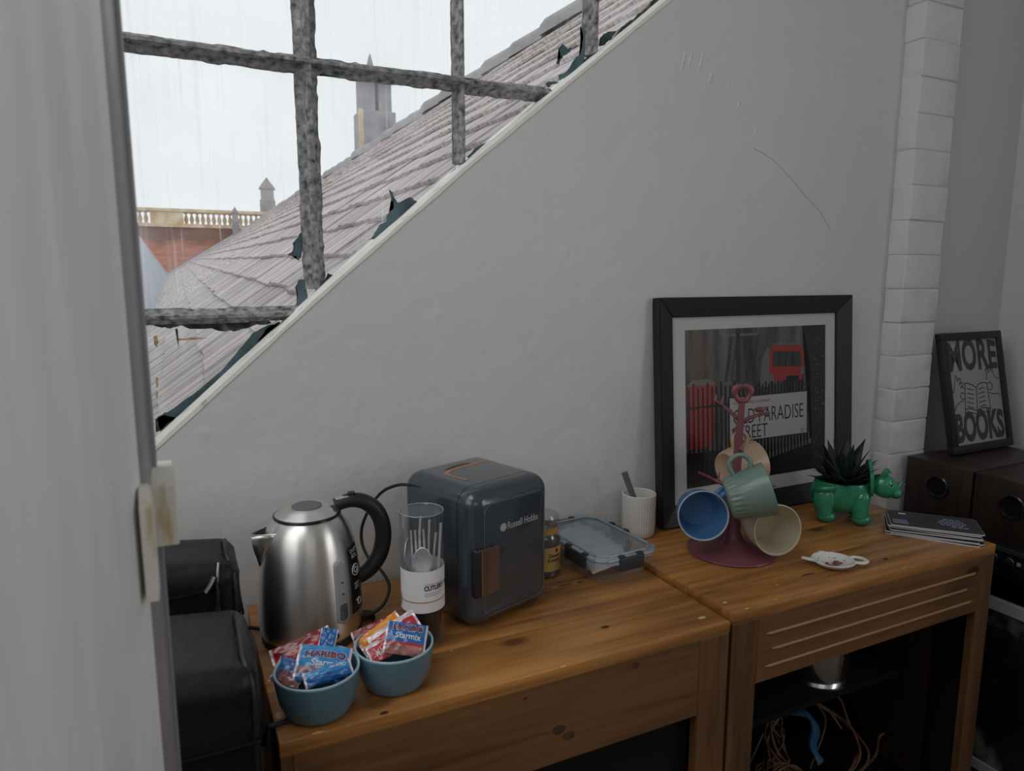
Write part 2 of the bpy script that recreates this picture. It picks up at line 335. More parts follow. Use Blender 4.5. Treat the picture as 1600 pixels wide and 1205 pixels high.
M['crimp'] = pm('pale_foil_edge', (0.66, 0.58, 0.60), 0.25, 0.2)
M['lettering_red'] = pm('maroon_lettering', (0.22, 0.012, 0.02), 0.35)
M['cup'] = pm('white_fluted_china', (0.70, 0.69, 0.66), 0.4, coat=0.1)
M['grey_plastic'] = pm('grey_plastic', (0.14, 0.145, 0.15), 0.5)
M['lid'] = clear('lid_plastic', (0.86, 0.91, 0.94), 0.08, 0.1, 0.10, (0.45, 0.55, 0.62))
M['lid_rim'] = clear('lid_rim_plastic', (0.7, 0.79, 0.84), 0.12, 0.15, 0.4, (0.50, 0.58, 0.64))
M['clip'] = pm('slate_clip', (0.025, 0.034, 0.04), 0.45)
M['tree'] = pm('burgundy_enamel', (0.20, 0.062, 0.085), 0.33, coat=0.15)
M['mug_blue'] = pm('blue_stoneware', (0.075, 0.20, 0.40), 0.35, coat=0.1)
M['mug_blue_rim'] = pm('pale_blue_edge', (0.42, 0.52, 0.60), 0.4)
M['mug_green'] = pm('sage_stoneware', (0.17, 0.255, 0.215), 0.32, coat=0.15)
M['mug_cream'] = pm('cream_stoneware', (0.60, 0.55, 0.40), 0.35, coat=0.1)
M['mug_peach'] = pm('sand_stoneware', (0.50, 0.36, 0.24), 0.35, coat=0.1)
M['planter'] = pm('green_glaze', (0.022, 0.25, 0.13), 0.15, coat=0.4, noise=0.12, nscale=18)
M['leaf'] = pm('dark_leaf', (0.007, 0.016, 0.012), 0.55, noise=0.4, nscale=40)
M['soil'] = pm('soil', (0.015, 0.010, 0.008), 0.95, bump=0.8, bscale=90)
M['china'] = pm('white_china', (0.78, 0.77, 0.76), 0.2, coat=0.3)
M['tea'] = pm('tea_leaves', (0.26, 0.11, 0.06), 0.9, noise=0.4, nscale=90)
M['card_dark'] = pm('card_face', (0.035, 0.033, 0.034), 0.55, noise=0.2, nscale=12)
M['card_edge'] = pm('card_edge', (0.66, 0.66, 0.70), 0.6)
M['card_ink'] = pm('lilac_ink', (0.22, 0.23, 0.36), 0.6)
M['cable'] = pm('brown_cable', (0.17, 0.085, 0.045), 0.5)
M['cable_black'] = pm('black_cable', (0.012, 0.012, 0.013), 0.5)
M['blue_wrap'] = pm('blue_wrapper', (0.03, 0.12, 0.24), 0.4, bump=0.3, bscale=60)
M['mount'] = pm('mount_card', (0.53, 0.54, 0.53), 0.7)
M['coffee'] = pm('coffee_granules', (0.035, 0.016, 0.010), 0.9, bump=0.8, bscale=200)
M['gold_label'] = pm('gold_label', (0.50, 0.33, 0.10), 0.45, noise=0.15, nscale=30)
M['jar'] = clear('jar_glass', (0.85, 0.88, 0.87), 0.2, 0.03, 0.05)
M['slate'] = speckle('roof_slate', [(0.32, (0.30, 0.25, 0.24)), (0.44, (0.52, 0.46, 0.44)), (0.58, (0.72, 0.63, 0.60)), (0.75, (0.82, 0.76, 0.74))], 1.0, (55, 5, 55), 0.8, 0.4, 6)
M['slate_plain'] = speckle('lead_grey_roof', [(0.35, (0.40, 0.45, 0.52)), (0.7, (0.60, 0.65, 0.70))], 6, bump=0.3)
M['ridge'] = pm('ridge_tile', (0.36, 0.34, 0.34), 0.8, noise=0.2, nscale=6)
M['stone'] = speckle('sandstone', [(0.35, (0.55, 0.38, 0.19)), (0.55, (0.74, 0.60, 0.40)), (0.75, (0.80, 0.74, 0.62))], 3.5, bump=0.2)
M['stone_grey'] = speckle('weathered_stone', [(0.35, (0.22, 0.22, 0.25)), (0.55, (0.36, 0.35, 0.36)), (0.75, (0.50, 0.44, 0.38))], 2.5, bump=0.2)
sm_ = M['slate'].node_tree; oi_ = sm_.nodes.new('ShaderNodeObjectInfo'); mr_ = sm_.nodes.new('ShaderNodeMapRange'); mr_.inputs[3].default_value = .85; mr_.inputs[4].default_value = 1.15
sm_.links.new(oi_.outputs['Random'], mr_.inputs[0]); mx_ = sm_.nodes.new('ShaderNodeMix'); mx_.data_type = 'RGBA'; mx_.blend_type = 'MULTIPLY'; mx_.inputs[0].default_value = 1
lk_ = sm_.nodes['Principled BSDF'].inputs['Base Color'].links[0].from_socket; sm_.links.new(lk_, mx_.inputs[6]); sm_.links.new(mr_.outputs[0], mx_.inputs[7]); sm_.links.new(mx_.outputs[2], sm_.nodes['Principled BSDF'].inputs['Base Color'])
def brickmat():
    m, N, L, b = nt('distant_brickwork'); b.inputs['Roughness'].default_value = 0.9
    tc = N.new('ShaderNodeTexCoord'); sep = N.new('ShaderNodeSeparateXYZ'); cb = N.new('ShaderNodeCombineXYZ'); L.new(tc.outputs['Object'], sep.inputs[0]); L.new(sep.outputs[0], cb.inputs[0]); L.new(sep.outputs[2], cb.inputs[1])
    br = N.new('ShaderNodeTexBrick'); br.inputs['Scale'].default_value = 1; br.inputs['Brick Width'].default_value = 0.225; br.inputs['Row Height'].default_value = 0.075; br.inputs['Mortar Size'].default_value = 0.008
    br.inputs['Color1'].default_value = (0.80, 0.30, 0.18, 1); br.inputs['Color2'].default_value = (0.60, 0.19, 0.11, 1); br.inputs['Mortar'].default_value = (0.42, 0.30, 0.24, 1); L.new(cb.outputs[0], br.inputs['Vector'])
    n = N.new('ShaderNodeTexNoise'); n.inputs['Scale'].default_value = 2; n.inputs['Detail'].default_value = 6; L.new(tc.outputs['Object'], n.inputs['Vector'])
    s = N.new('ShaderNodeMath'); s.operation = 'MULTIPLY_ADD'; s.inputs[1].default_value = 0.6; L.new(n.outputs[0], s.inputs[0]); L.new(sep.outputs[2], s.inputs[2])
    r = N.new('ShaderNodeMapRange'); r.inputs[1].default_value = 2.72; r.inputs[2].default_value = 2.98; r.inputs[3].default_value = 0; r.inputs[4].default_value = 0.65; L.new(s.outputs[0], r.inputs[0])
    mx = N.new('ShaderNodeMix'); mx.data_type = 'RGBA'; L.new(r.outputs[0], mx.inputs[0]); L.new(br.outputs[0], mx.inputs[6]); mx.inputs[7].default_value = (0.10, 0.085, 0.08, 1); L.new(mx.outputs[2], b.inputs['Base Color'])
    return m
M['brick'] = brickmat()
M['floor'] = wood('dark_floorboard', (0.035, 0.025, 0.018), (0.10, 0.07, 0.05), 'X', 0.6, 0)
def print_bg():
    m, N, L, b = nt('blurred_street_print'); b.inputs['Roughness'].default_value = 0.25
    tc = N.new('ShaderNodeTexCoord'); mp = N.new('ShaderNodeMapping'); mp.inputs['Scale'].default_value = (22, 1, 3.0); L.new(tc.outputs['Object'], mp.inputs[0])
    n = N.new('ShaderNodeTexNoise'); n.inputs['Scale'].default_value = 1; n.inputs['Detail'].default_value = 3; L.new(mp.outputs[0], n.inputs['Vector'])
    cr = N.new('ShaderNodeValToRGB'); e = cr.color_ramp.elements; e[0].position = 0.32; e[0].color = (0.014, 0.015, 0.018, 1); e[1].position = 0.78; e[1].color = (0.17, 0.155, 0.145, 1)
    L.new(n.outputs[0], cr.inputs[0]); L.new(cr.outputs[0], b.inputs['Base Color']); return m
M['print_bg'] = print_bg()

# ================================================================== THE ROOM
WY = 1.44
DIAG = [(-0.45, 0.71), (-0.045, 1.087), (0.277, 1.372), (0.584, 1.631), (1.102, 2.047), (1.30, 2.205)]
def zdiag(x):
    for (x0, z0), (x1, z1) in zip(DIAG[:-1], DIAG[1:]):
        if x <= x1 or x1 == DIAG[-1][0]: return z0+(z1-z0)*(x-x0)/(x1-x0)
def struct(o): o['kind'] = 'structure'; return o
bm = bmesh.new()
def wallcol(poly): bm_prism(bm, poly, lambda p: (p[0], WY, p[1]), lambda p: (p[0], 1.60, p[1]))
wallcol([(-1.6, 0), (-0.45, 0), (-0.45, 3.2), (-1.6, 3.2)])
for (x0, z0), (x1, z1) in zip(DIAG[:-1], DIAG[1:]): wallcol([(x0, 0), (x1, 0), (x1, z1), (x0, z0)])
wallcol([(1.30, 0), (2.53, 0), (2.53, 3.2), (1.30, 3.2)])
wallcol([(-0.45, 2.85), (1.30, 2.85), (1.30, 3.2), (-0.45, 3.2)])
wall = struct(finish('wall_back', bm, M['plaster']))
wr = struct(box('wall_right', (2.58, -0.45, 1.6), (0.1, 4.1, 3.2), M['plaster']))
struct(box('wall_left', (-1.65, -0.45, 1.6), (0.1, 4.1, 3.2), M['plaster']))
struct(box('wall_rear', (0.465, -2.55, 1.6), (4.13, 0.1, 3.2), pm('rear_wall_dimmed', (0.36, 0.35, 0.34), 0.7)))  # unseen wall, coloured darker to cut bounce light at the right end
struct(box('ceiling', (0.465, -0.45, 3.25), (4.33, 4.3, 0.1), M['plaster']))
fl = struct(box('floor', (0.465, -0.45, -0.06), (4.33, 4.3, 0.08), M['inside']))
for k in range(28):
    y0 = -2.5+k*0.146
    box('floorboard', (0.465, y0+0.07, -0.01), (4.13, 0.142, 0.02), M['floor'], fl)
# painted plaster flaws on the back wall: a hairline crack and small chips
def wp(px, py):
    d = FW*FPX+RT*(px-800)-UP*(py-602.5); t = (WY-CAM.y)/d.y; return CAM+d*t
tube('plaster_crack', [wp(*p)+Vector((0, 0.0004, 0)) for p in ((1178, 232), (1205, 248), (1232, 275), (1255, 302), (1280, 330), (1298, 360))], 0.0009, pm('crack', (0.30, 0.295, 0.29), 0.9), wall, 5)
for (a, b_) in (((1140, 128), (1137, 140)), ((1155, 158), (1151, 172)), ((1182, 196), (1178, 212)), ((1352, 402), (1354, 414)), ((1073, 70), (1062, 120)), ((1083, 72), (1074, 112)), ((1100, 75), (1090, 118)), ((1114, 108), (1106, 134))):
    q0, q1 = wp(*a), wp(*b_)
    tube('paint_ridge', [q0+Vector((0, .0008, 0)), (q0+q1)/2+Vector((0.001, 0, 0)), q1+Vector((0, .0008, 0))], lambda t: 0.0022*math.sin(PI*min(max(t, .08), .92)), M['plaster'], wall, 6)

# painted brick pier
pier = struct(box('trim_1', (2.022, 1.4125, 1.6), (0.158, 0.055, 3.2), M['brick_paint']))
zj = 0.06
k = 0
while zj < 3.15:
    hgt = 0.1003+random.uniform(-0.0015, 0.0015)
    bm = bmesh.new(); bm_box(bm, (0, 0, 0), (0.163+random.uniform(-.003, .003), 0.060, hgt-0.0025), 0, 0.004, 3)
    bmesh.ops.subdivide_edges(bm, edges=[e for e in bm.edges if e.calc_length() > 0.03], cuts=2, use_grid_fill=True)
    for v in bm.verts: v.co += Vector([random.uniform(-.0009, .0009) for _ in range(3)])
    o = autosmooth(finish('brick', bm, M['brick_paint'], pier), 60)
    o.location = (2.022+random.uniform(-.002, .002), 1.411+random.uniform(-.002, .002), zj+hgt/2); zj += hgt; k += 1

# ------------------------------------------------------------------ window
win = empty('window_1', (0, 0, 0)); tag(win, kind='structure')
GY = 1.545
# sloping sill board, split where the plaster line bends
bm = bmesh.new()
n = 60
pts = []
for i in range(n+1):
    x = -0.45+1.75*i/n; pts.append((x, zdiag(x)))
def sill_ring(x, z):
    j = lambda s: random.uniform(-s, s)
    return [bm.verts.new(p) for p in ((x, WY-0.0015, z-0.004+j(.0012)), (x, WY-0.0015, z+0.0055+j(.0014)), (x, WY+0.040, z+0.0060+j(.001)), (x, WY+0.064+j(.008), z+0.0055+j(.002)), (x, 1.575, z+0.000), (x, 1.575, z-0.008))]
prev = None
for (x, z) in pts:
    r = sill_ring(x, z)
    if prev:
        for k in range(6): bm.faces.new((prev[k], prev[(k+1) % 6], r[(k+1) % 6], r[k]))
    prev = r
finish('window_sill', bm, M['white_paint'], win)
# glazing bars (rough old T-bars)
def bar(name, a, b_, wd, dp=0.042, rough=0.0011, seglen=0.010):
    a, b_ = Vector(a), Vector(b_); L_ = (b_-a).length; t = (b_-a).normalized(); s = Vector((0, -1, 0)).cross(t).normalized(); o = Vector((0, -1, 0))
    prof = [(-.5, -.3), (-.5, .05), (-.40, .12), (-.22, .30), (-.16, .62), (-.10, .74), (.10, .74), (.16, .62), (.22, .30), (.40, .12), (.5, .05), (.5, -.3)]
    bm = bmesh.new(); prev = None; n = max(2, int(L_/seglen))
    ja = jb = 0
    for i in range(n+1):
        if random.random() < .35: ja = random.uniform(-1, 1)*rough*1.6
        if random.random() < .35: jb = random.uniform(-1, 1)*rough*1.6
        ring = []
        for (u, v) in prof:
            e = (ja if u < -.3 else jb if u > .3 else 0)
            ring.append(bm.verts.new(a+t*(L_*i/n)+s*(u*wd+e+random.uniform(-1, 1)*rough*.45)+o*(v*dp+random.uniform(-1, 1)*rough*.45)))
        if prev:
            m_ = len(prof)
            for k in range(m_): bm.faces.new((prev[k], prev[(k+1) % m_], ring[(k+1) % m_], ring[k]))
        else: bm.faces.new(ring[::-1])
        prev = ring
    bm.faces.new(prev)
    return finish(name, bm, M['frame'], win)
VX = [(-0.40, .05), (-0.085, .034), (0.274, .043), (0.607, .026), (0.950, .034), (1.27, .034)]
HZ = [(1.324, .030), (1.827, .032), (2.33, .036)]
for x, wd in VX: bar('glazing_bar', (x, GY, zdiag(x)+0.005), (x, GY, 2.85), wd)
for z, wd in HZ:
    xr = next((x for x in [k*.005-.4 for k in range(340)] if zdiag(x) > z), 1.27)
    xs = [-0.40]+[x for x, _ in VX[1:] if x < xr]+[min(xr+.01, 1.27)]
    for x0, x1 in zip(xs[:-1], xs[1:]):
        if x1-x0 > .03: bar('glazing_bar', (x0, GY-0.003, z+random.uniform(-.002, .002)), (x1, GY-0.003, z+random.uniform(-.002, .002)), wd, .045)
# bottom bar that runs up the slope
bar('slope_bar', (-0.42, GY+0.004, zdiag(-0.42)+0.008), (1.28, GY+0.004, zdiag(1.28)+0.008), 0.016, .026, .0035).data.materials[0] = M['putty']
# panes, clipped by the slope
def clip_poly(poly, f):
    out = []
    for i in range(len(poly)):
        p, q = poly[i], poly[(i+1) % len(poly)]; a, b_ = f(p), f(q)
        if a >= 0: out.append(p)
        if (a >= 0) != (b_ >= 0):
            t = a/(a-b_); out.append((p[0]+(q[0]-p[0])*t, p[1]+(q[1]-p[1])*t))
    return out
cols = [x for x, _ in VX]; rows = [0.6, 1.324, 1.827, 2.33, 2.85]
for i in range(len(cols)-1):
    for j in range(len(rows)-1):
        x0, x1, z0, z1 = cols[i], cols[i+1], rows[j], rows[j+1]
        zl, zr = zdiag(x0), zdiag(x1)
        poly = clip_poly([(x0, z0), (x1, z0), (x1, z1), (x0, z1)], lambda p: p[1]-(zl+(zr-zl)*(p[0]-x0)/(x1-x0))-0.004)
        if len(poly) >= 3: prism('pane', poly, GY+0.002, GY+0.005, M['glass'], win)
# dark teal paint and putty left on the glass
def flake(cx, cz, pts, m='teal_flake', y=GY-0.0005, th=.0022):
    prism('paint_flake' if m == 'teal_flake' else 'putty' if m == 'putty' else 'rust_stain', [(cx+a, cz+b_) for a, b_ in pts], y-th, y, M[m], win)
def gp(px, py, Y=GY):
    d = FW*FPX+RT*(px-800)-UP*(py-602.5); t = (Y-CAM.y)/d.y; q = CAM+d*t; return (q.x, q.z)
def flake_px(pxs, m='teal_flake', jag=0.0015):
    P = [gp(*p) for p in pxs]; out = []
    for i in range(len(P)):
        a, b_ = P[i], P[(i+1) % len(P)]; k = 4
        for s in range(k): out.append((a[0]+(b_[0]-a[0])*s/k+random.uniform(-jag, jag), a[1]+(b_[1]-a[1])*s/k+random.uniform(-jag, jag)))
    flake(0, 0, out, m)
flake_px([(246, 652), (262, 643), (300, 618), (345, 580), (375, 545), (395, 520), (420, 508), (440, 505), (430, 522), (380, 570), (330, 612), (275, 652), (250, 672)])
flake_px([(436, 503), (418, 512), (405, 530), (398, 548), (420, 532), (445, 510)], 'putty')
flake_px([(243, 655), (256, 648), (275, 652), (262, 668), (245, 676)], 'putty')
flake_px([(471, 362), (462, 375), (457, 380), (460, 390), (450, 398), (462, 401), (466, 410), (470, 398), (474, 385)])
flake_px([(476, 436), (466, 438), (462, 448), (466, 462), (462, 478), (470, 480), (480, 466), (478, 450)])
flake_px([(568, 376), (582, 372), (590, 355), (603, 345), (606, 333), (615, 325), (607, 296), (612, 300), (620, 318), (640, 308), (655, 318), (640, 332), (615, 350), (590, 372)])
flake_px([(655, 316), (680, 296), (700, 272), (712, 262), (702, 282), (680, 302), (662, 318)])
flake_px([(508, 440), (512, 428), (525, 432), (545, 418), (560, 400), (570, 388), (575, 392), (550, 418), (525, 440)], 'putty')
flake_px([(730, 245), (742, 232), (765, 220), (790, 200), (795, 206), (760, 235), (735, 252)])
flake_px([(868, 98), (876, 90), (872, 78), (878, 69), (886, 76), (893, 74), (890, 82), (880, 88), (872, 102)])
flake_px([(906, 42), (911, 58), (906, 85), (898, 92), (885, 112), (872, 118), (874, 126), (890, 118), (912, 95), (915, 50)])
flake_px([(936, 72), (938, 58), (948, 50), (962, 48), (956, 58), (945, 70)])
flake_px([(862, 132), (856, 138), (853, 130), (866, 127), (874, 130)])
flake_px([(852, 150), (840, 160), (815, 185), (790, 207), (793, 210), (820, 188), (846, 166)], 'putty')
flake_px([(233, 506), (250, 511), (266, 513), (283, 509), (300, 514), (330, 513), (345, 517), (372, 517), (400, 508), (425, 506), (420, 500), (330, 502), (236, 502)], 'putty')
flake_px([(240, 525), (246, 525), (247, 533), (245, 544), (242, 537)], 'rust'); flake_px([(275, 530), (300, 527.5), (325, 528), (300, 530.5), (278, 532)], 'rust', .0006); flake_px([(274, 514), (278, 514), (279, 545), (276, 528)], 'putty', .0006)
flake_px([(244, 590), (247, 590), (247, 604), (245, 606)], 'rust', .0006); flake_px([(244, 612), (247, 612), (246, 622), (244, 620)], 'rust', .0006)
flake_px([(498, 112), (525, 104), (560, 108), (600, 118), (640, 124), (700, 132), (700, 138), (600, 126), (500, 118)], 'putty')

# ------------------------------------------------------------------ open door at the left of the frame
door = empty('door_1', (-0.0265, 0.5, 0)); tag(door, kind='structure')
dd = Vector((-0.2, -0.9798, 0)); dn = Vector((-0.9798, 0.2, 0))
Md = Matrix(((dd.x, dn.x, 0, 0), (dd.y, dn.y, 0, 0), (0, 0, 1, 0), (0, 0, 0, 1)))
o = box('door_leaf', (0, 0, 0), (0.74, 0.040, 2.02), M['door'], door, 0.002, 2); o.matrix_basis = Md @ Matrix.Translation((0.37, 0.0205, 1.02))
se = Vector((0.30, 0.954, 0)); sn = Vector((-0.954, 0.30, 0))
Ms = Matrix(((se.x, sn.x, 0, 0), (se.y, sn.y, 0, 0), (0, 0, 1, 0), (0, 0, 0, 1)))
for (a, b_, off) in ((-0.002, 0.019, 0.0), (0.020, 0.0275, 0.0012), (0.0275, 0.031, -0.0006)):
    o = box('edge_strip', (0, 0, 0), (b_-a, 0.016, 2.02), M['alu'], door, 0.0008, 2); o.matrix_basis = Ms @ Matrix.Translation(((a+b_)/2, 0.009+off, 1.02))
# rim latch: keep with sloped top and the slimmer latch case
def wedge(name, x0, x1, y0, y1, z0, z1, sl, m, parent, bev=.0005):
    bm = bmesh.new(); P = [(x0, y0, z0), (x1, y0, z0), (x1, y1, z0), (x0, y1, z0), (x0, y0+sl, z1), (x1-sl*.12, y0+sl, z1), (x1-sl*.12, y1, z1), (x0, y1, z1)]
    # upper shoulder
    Q = [(x0, y0, z1-sl*1.1), (x1, y0, z1-sl*1.1), (x1, y1, z1-sl*1.1), (x0, y1, z1-sl*1.1)]
    v = [bm.verts.new(p) for p in P]; q = [bm.verts.new(p) for p in Q]
    bm.faces.new(v[:4][::-1]); bm.faces.new(v[4:])
    for k in range(4): bm.faces.new((v[k], v[(k+1) % 4], q[(k+1) % 4], q[k])); bm.faces.new((q[k], q[(k+1) % 4], v[4+(k+1) % 4], v[4+k]))
    bmesh.ops.bevel(bm, geom=list(bm.edges), offset=bev, segments=2, affect='EDGES')
    return autosmooth(finish(name, bm, m, parent))
o = wedge('latch_keep', -0.008, 0.011, -0.008, 0.020, 1.2175, 1.271, 0.010, M['cream'], door); o.location = (0.0080, 0.024, 0)
o = wedge('latch_case', -0.004, 0.0035, -0.010, 0.012, 1.196, 1.268, 0.010, M['cream'], door); o.location = (0.0022, -0.014, 0)

# ================================================================== OUTSIDE
struct(box('courtyard_ground', (2, 20, -0.35), (40, 36, 0.3), pm('ground', (0.25, 0.24, 0.23), 0.9)))
roof = empty('neighbouring_roof', (0, 1.72, 0.0)); tag(roof, 'grey pink slate roof sloping down outside the diagonal window', 'roof')
Y0, Y1 = 1.72, 22.0
VN, VF = Vector((-0.30, Y0, 0.775)), Vector((-0.11, Y1, 1.435))
RN, RF = Vector((2.208, Y0, 2.886)), Vector((2.208, Y1, 2.886))
def rp(u, v):
    a = VN.lerp(VF, u); b_ = RN.lerp(RF, u); return a.lerp(b_, v)
bm = bmesh.new(); g = [[bm.verts.new(rp(i/8, j/2)-Vector((-.02, 0, .03))-roof.location) for j in range(3)] for i in range(9)]
for i in range(8):
    for j in range(2): bm.faces.new((g[i][j], g[i+1][j], g[i+1][j+1], g[i][j+1]))
o = finish('roof_deck', bm, M['ridge'], roof); sm = o.modifiers.new('thick', 'SOLIDIFY'); sm.thickness = 0.05; sm.offset = 0
NC = 18; TW = 0.26; NU = int((Y1-Y0)/TW)
def slate_mesh():
    bm = bmesh.new(); bm_box(bm, (0, 0, 0), (0.25, 0.252, 0.018), 0, 0.0025, 1)
    bmesh.ops.recalc_face_normals(bm, faces=bm.faces); me = bpy.data.meshes.new('slate'); bm.to_mesh(me); bm.free(); me.materials.append(M['slate']); return me
sl = slate_mesh(); cand = []
for j in range(NC):
    for i in range(NU+1):
        yc = i+(0.5 if j % 2 else 0)
        u = yc*TW/(Y1-Y0); v = (j+0.42)/NC
        if u > 1: continue
        p = rp(u, v); e1 = (rp(u+.01, v)-rp(u-.01, v)).normalized(); e2 = (rp(u, v+.01)-rp(u, v-.01)).normalized(); nn = e2.cross(e1) if e2.cross(e1).z > 0 else e1.cross(e2); nn.normalize()
        Mx = Matrix(((e1.x, e2.x, nn.x, p.x), (e1.y, e2.y, nn.y, p.y), (e1.z, e2.z, nn.z, p.z), (0, 0, 0, 1)))
        Mx = Mx @ Matrix.Translation((random.uniform(-.004, .004), random.uniform(-.010, .010), random.uniform(0.000, .005))) @ Matrix.Rotation(math.radians(-5.4+random.uniform(-.6, .6)), 4, 'X') @ Matrix.Rotation(random.uniform(-.02, .02), 4, 'Z')
        t = (GY-CAM.y)/(p.y-CAM.y); gx = CAM.x+(p.x-CAM.x)*t; gz = CAM.z+(p.z-CAM.z)*t
        vis = -.07 < gx < 1.2 and gz > zdiag(min(max(gx, -.44), 1.29))-0.04 and gz < 2.15
        cand.append((0 if vis else 1, (p-CAM).length, Mx))
cand.sort(key=lambda c: (c[0], c[1]))
for c in cand[:300]:
    o = bpy.data.objects.new('slate', sl); C.objects.link(o); o.parent = roof; o.matrix_basis = Matrix.Translation(-roof.location) @ c[2]
bm = bmesh.new(); tmp = bmesh.new(); bm_box(tmp, (0, 0, 0), (0.25, 0.252, 0.014)); base = [v.co.copy() for v in tmp.verts]; tf = [[v.index for v in f.verts] for f in tmp.faces]; tmp.verts.index_update(); tf = [[v.index for v in f.verts] for f in tmp.faces]; tmp.free()
for c in cand[300:]:
    vs = [bm.verts.new(c[2] @ p-roof.location) for p in base]
    for f_ in tf: bm.faces.new([vs[k] for k in f_])
o = finish('distant_slates', bm, M['slate'], roof); o['kind'] = 'stuff'
yy = Y0
for i in range(44):                                    # ridge caps
    bm = bmesh.new(); n = 7; L_ = 0.47
    A = []; B = []
    for k in range(n):
        a = PI*(-.08+1.16*k/(n-1)); A.append(bm.verts.new((.085*math.cos(a), 0, .085*math.sin(a)-.02))); B.append(bm.verts.new((.095*math.cos(a), L_, .095*math.sin(a)-.01)))
    for k in range(n-1): bm.faces.new((A[k], A[k+1], B[k+1], B[k]))
    bm.faces.new(A); bm.faces.new(B)
    o = autosmooth(finish('ridge_tile', bm, M['ridge'], roof), 50); o.location = Vector((2.208, yy, 2.875+random.uniform(-.008, .02)))-roof.location; yy += 0.46
# verge coping along the far end of the roof
o = tube('verge_coping', [rp(1, t/6)-roof.location+Vector((0, .02, .02)) for t in range(7)], 0.045, M['slate_plain'], roof, 6)
lr = empty('valley_side_roof', (-0.3, 1.72, 0.77)); tag(lr, 'pale lead grey roof slope left of the brick valley', 'roof')
bm = bmesh.new(); TOPN, TOPF = Vector((-1.25, Y0, 2.2)), Vector((-1.0, 21.8, 2.87))
q = [bm.verts.new(Vector(p)-lr.location) for p in (VN, VF-Vector((0, .2, 0)), TOPF, TOPN)]; bm.faces.new(q)
bmesh.ops.subdivide_edges(bm, edges=bm.edges, cuts=5, use_grid_fill=True)
o = finish('roof_sheet', bm, M['slate_plain'], lr); sm = o.modifiers.new('thick', 'SOLIDIFY'); sm.thickness = 0.04
for k in range(1, 9):
    t = k/9; tube('lead_roll', [(VN.lerp(TOPN, t)-lr.location), (VF.lerp(TOPF, t)-Vector((0, .3, 0))-lr.location)], 0.018, M['slate_plain'], lr, 6, straight=True)
# brick building with balustrade
bb = empty('brick_building', (0.8, 22.4, -0.2)); tag(bb, 'red brick building topped by a stone balustrade beyond the roofs', 'building')
def bpart(name, x0, x1, z0, z1, y0, y1, m): return box(name, ((x0+x1)/2-.8, (y0+y1)/2-22.4, (z0+z1)/2+.2), (x1-x0, y1-y0, z1-z0), m, bb)
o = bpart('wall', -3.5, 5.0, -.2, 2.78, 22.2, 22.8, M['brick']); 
bpart('cornice', -3.5, 5.0, 2.78, 2.87, 22.1, 22.85, M['stone'])
bpart('coping_rail', -3.5, 5.0, 3.21, 3.29, 22.15, 22.7, M['stone'])
bpart('plinth_panel', -0.44, 0.40, 2.87, 3.21, 22.2, 22.6, M['stone'])
bpart('plinth_panel', 2.9, 3.6, 2.87, 3.21, 22.2, 22.6, M['stone'])
bal = None
bx_ = [-.55-.145*k for k in range(8)]+[.47+.145*k for k in range(17)]
for x in bx_:
    if bal is None:
        bal = lathe('baluster', [(0, 0), (.052, 0), (.052, .035), (.03, .05), (.05, .10), (.058, .14), (.048, .19), (.028, .25), (.022, .285), (.045, .30), (.05, .34), (0, .34)], M['stone'], bb, 10); o = bal
    else: o = copies(bal, bb)
    o.location = (x-.8, 22.4-22.4, 2.87+.2)
# chimneys / turrets
M['turret_cap'] = pm('turret_cap', (0.27, 0.22, 0.20), 0.9)
def turret(name, x, y, r, z0, zmid, zeave, zap, label):
    t = empty(name, (x, y, z0)); tag(t, label, 'turret')
    lathe('base', [(0, 0), (r*1.12, 0), (r*1.12, zmid-z0), (r*.95, zmid-z0+.05), (0, zmid-z0+.05)], M['stone_grey'], t, 8, ang=20)
    lathe('shaft', [(0, zmid-z0), (r*.95, zmid-z0), (r*.95, zeave-z0), (0, zeave-z0)], M['stone_grey'], t, 8, ang=20)
    lathe('pointed_cap', [(0, zeave-z0-.03), (r*1.2, zeave-z0-.03), (r*1.15, zeave-z0+.02), (r*.12, zap-z0-.04), (0, zap-z0)], M['turret_cap'], t, 8, ang=20)
turret('stone_turret', 2.82, 23.4, .205, -.2, 3.74, 4.10, 4.45, 'stone turret with pointed cap beside the balustrade')
turret('small_turret', 1.735, 21.9, .085, 2.3, 3.02, 3.20, 3.40, 'tiny pointed finial turret standing in front of the balustrade')
ct = empty('chimney_tower', (3.83, 14.3, -.2)); tag(ct, 'tall twin shafted stone chimney tower behind the slate ridge', 'chimney')
box('base', (0, 0, 2.45), (.70, .6, 4.5+.2), M['stone_grey'], ct, .02, 1)
box('stone_quoin', (-.345, -.28, 2.5), (.08, .09, 4.6), M['stone'], ct)
for sx, ww in ((-.17, .27), (.17, .25)): box('shaft', (sx, 0, 5.11), (ww, .42, .80), M['stone_grey'], ct, .01, 1)
box('shaft_core', (0.0, .1, 5.1), (.12, .2, .78), M['ridge'], ct)
box('capping', (0, 0, 5.53), (.72, .56, .06), M['stone_grey'], ct, .02, 1)
lathe('spire', [(0, 5.54), (.10, 5.54), (.085, 5.64), (.02, 5.88), (0, 5.92)], M['stone_grey'], ct, 8, loc=(-.06, 0, 0), ang=20)

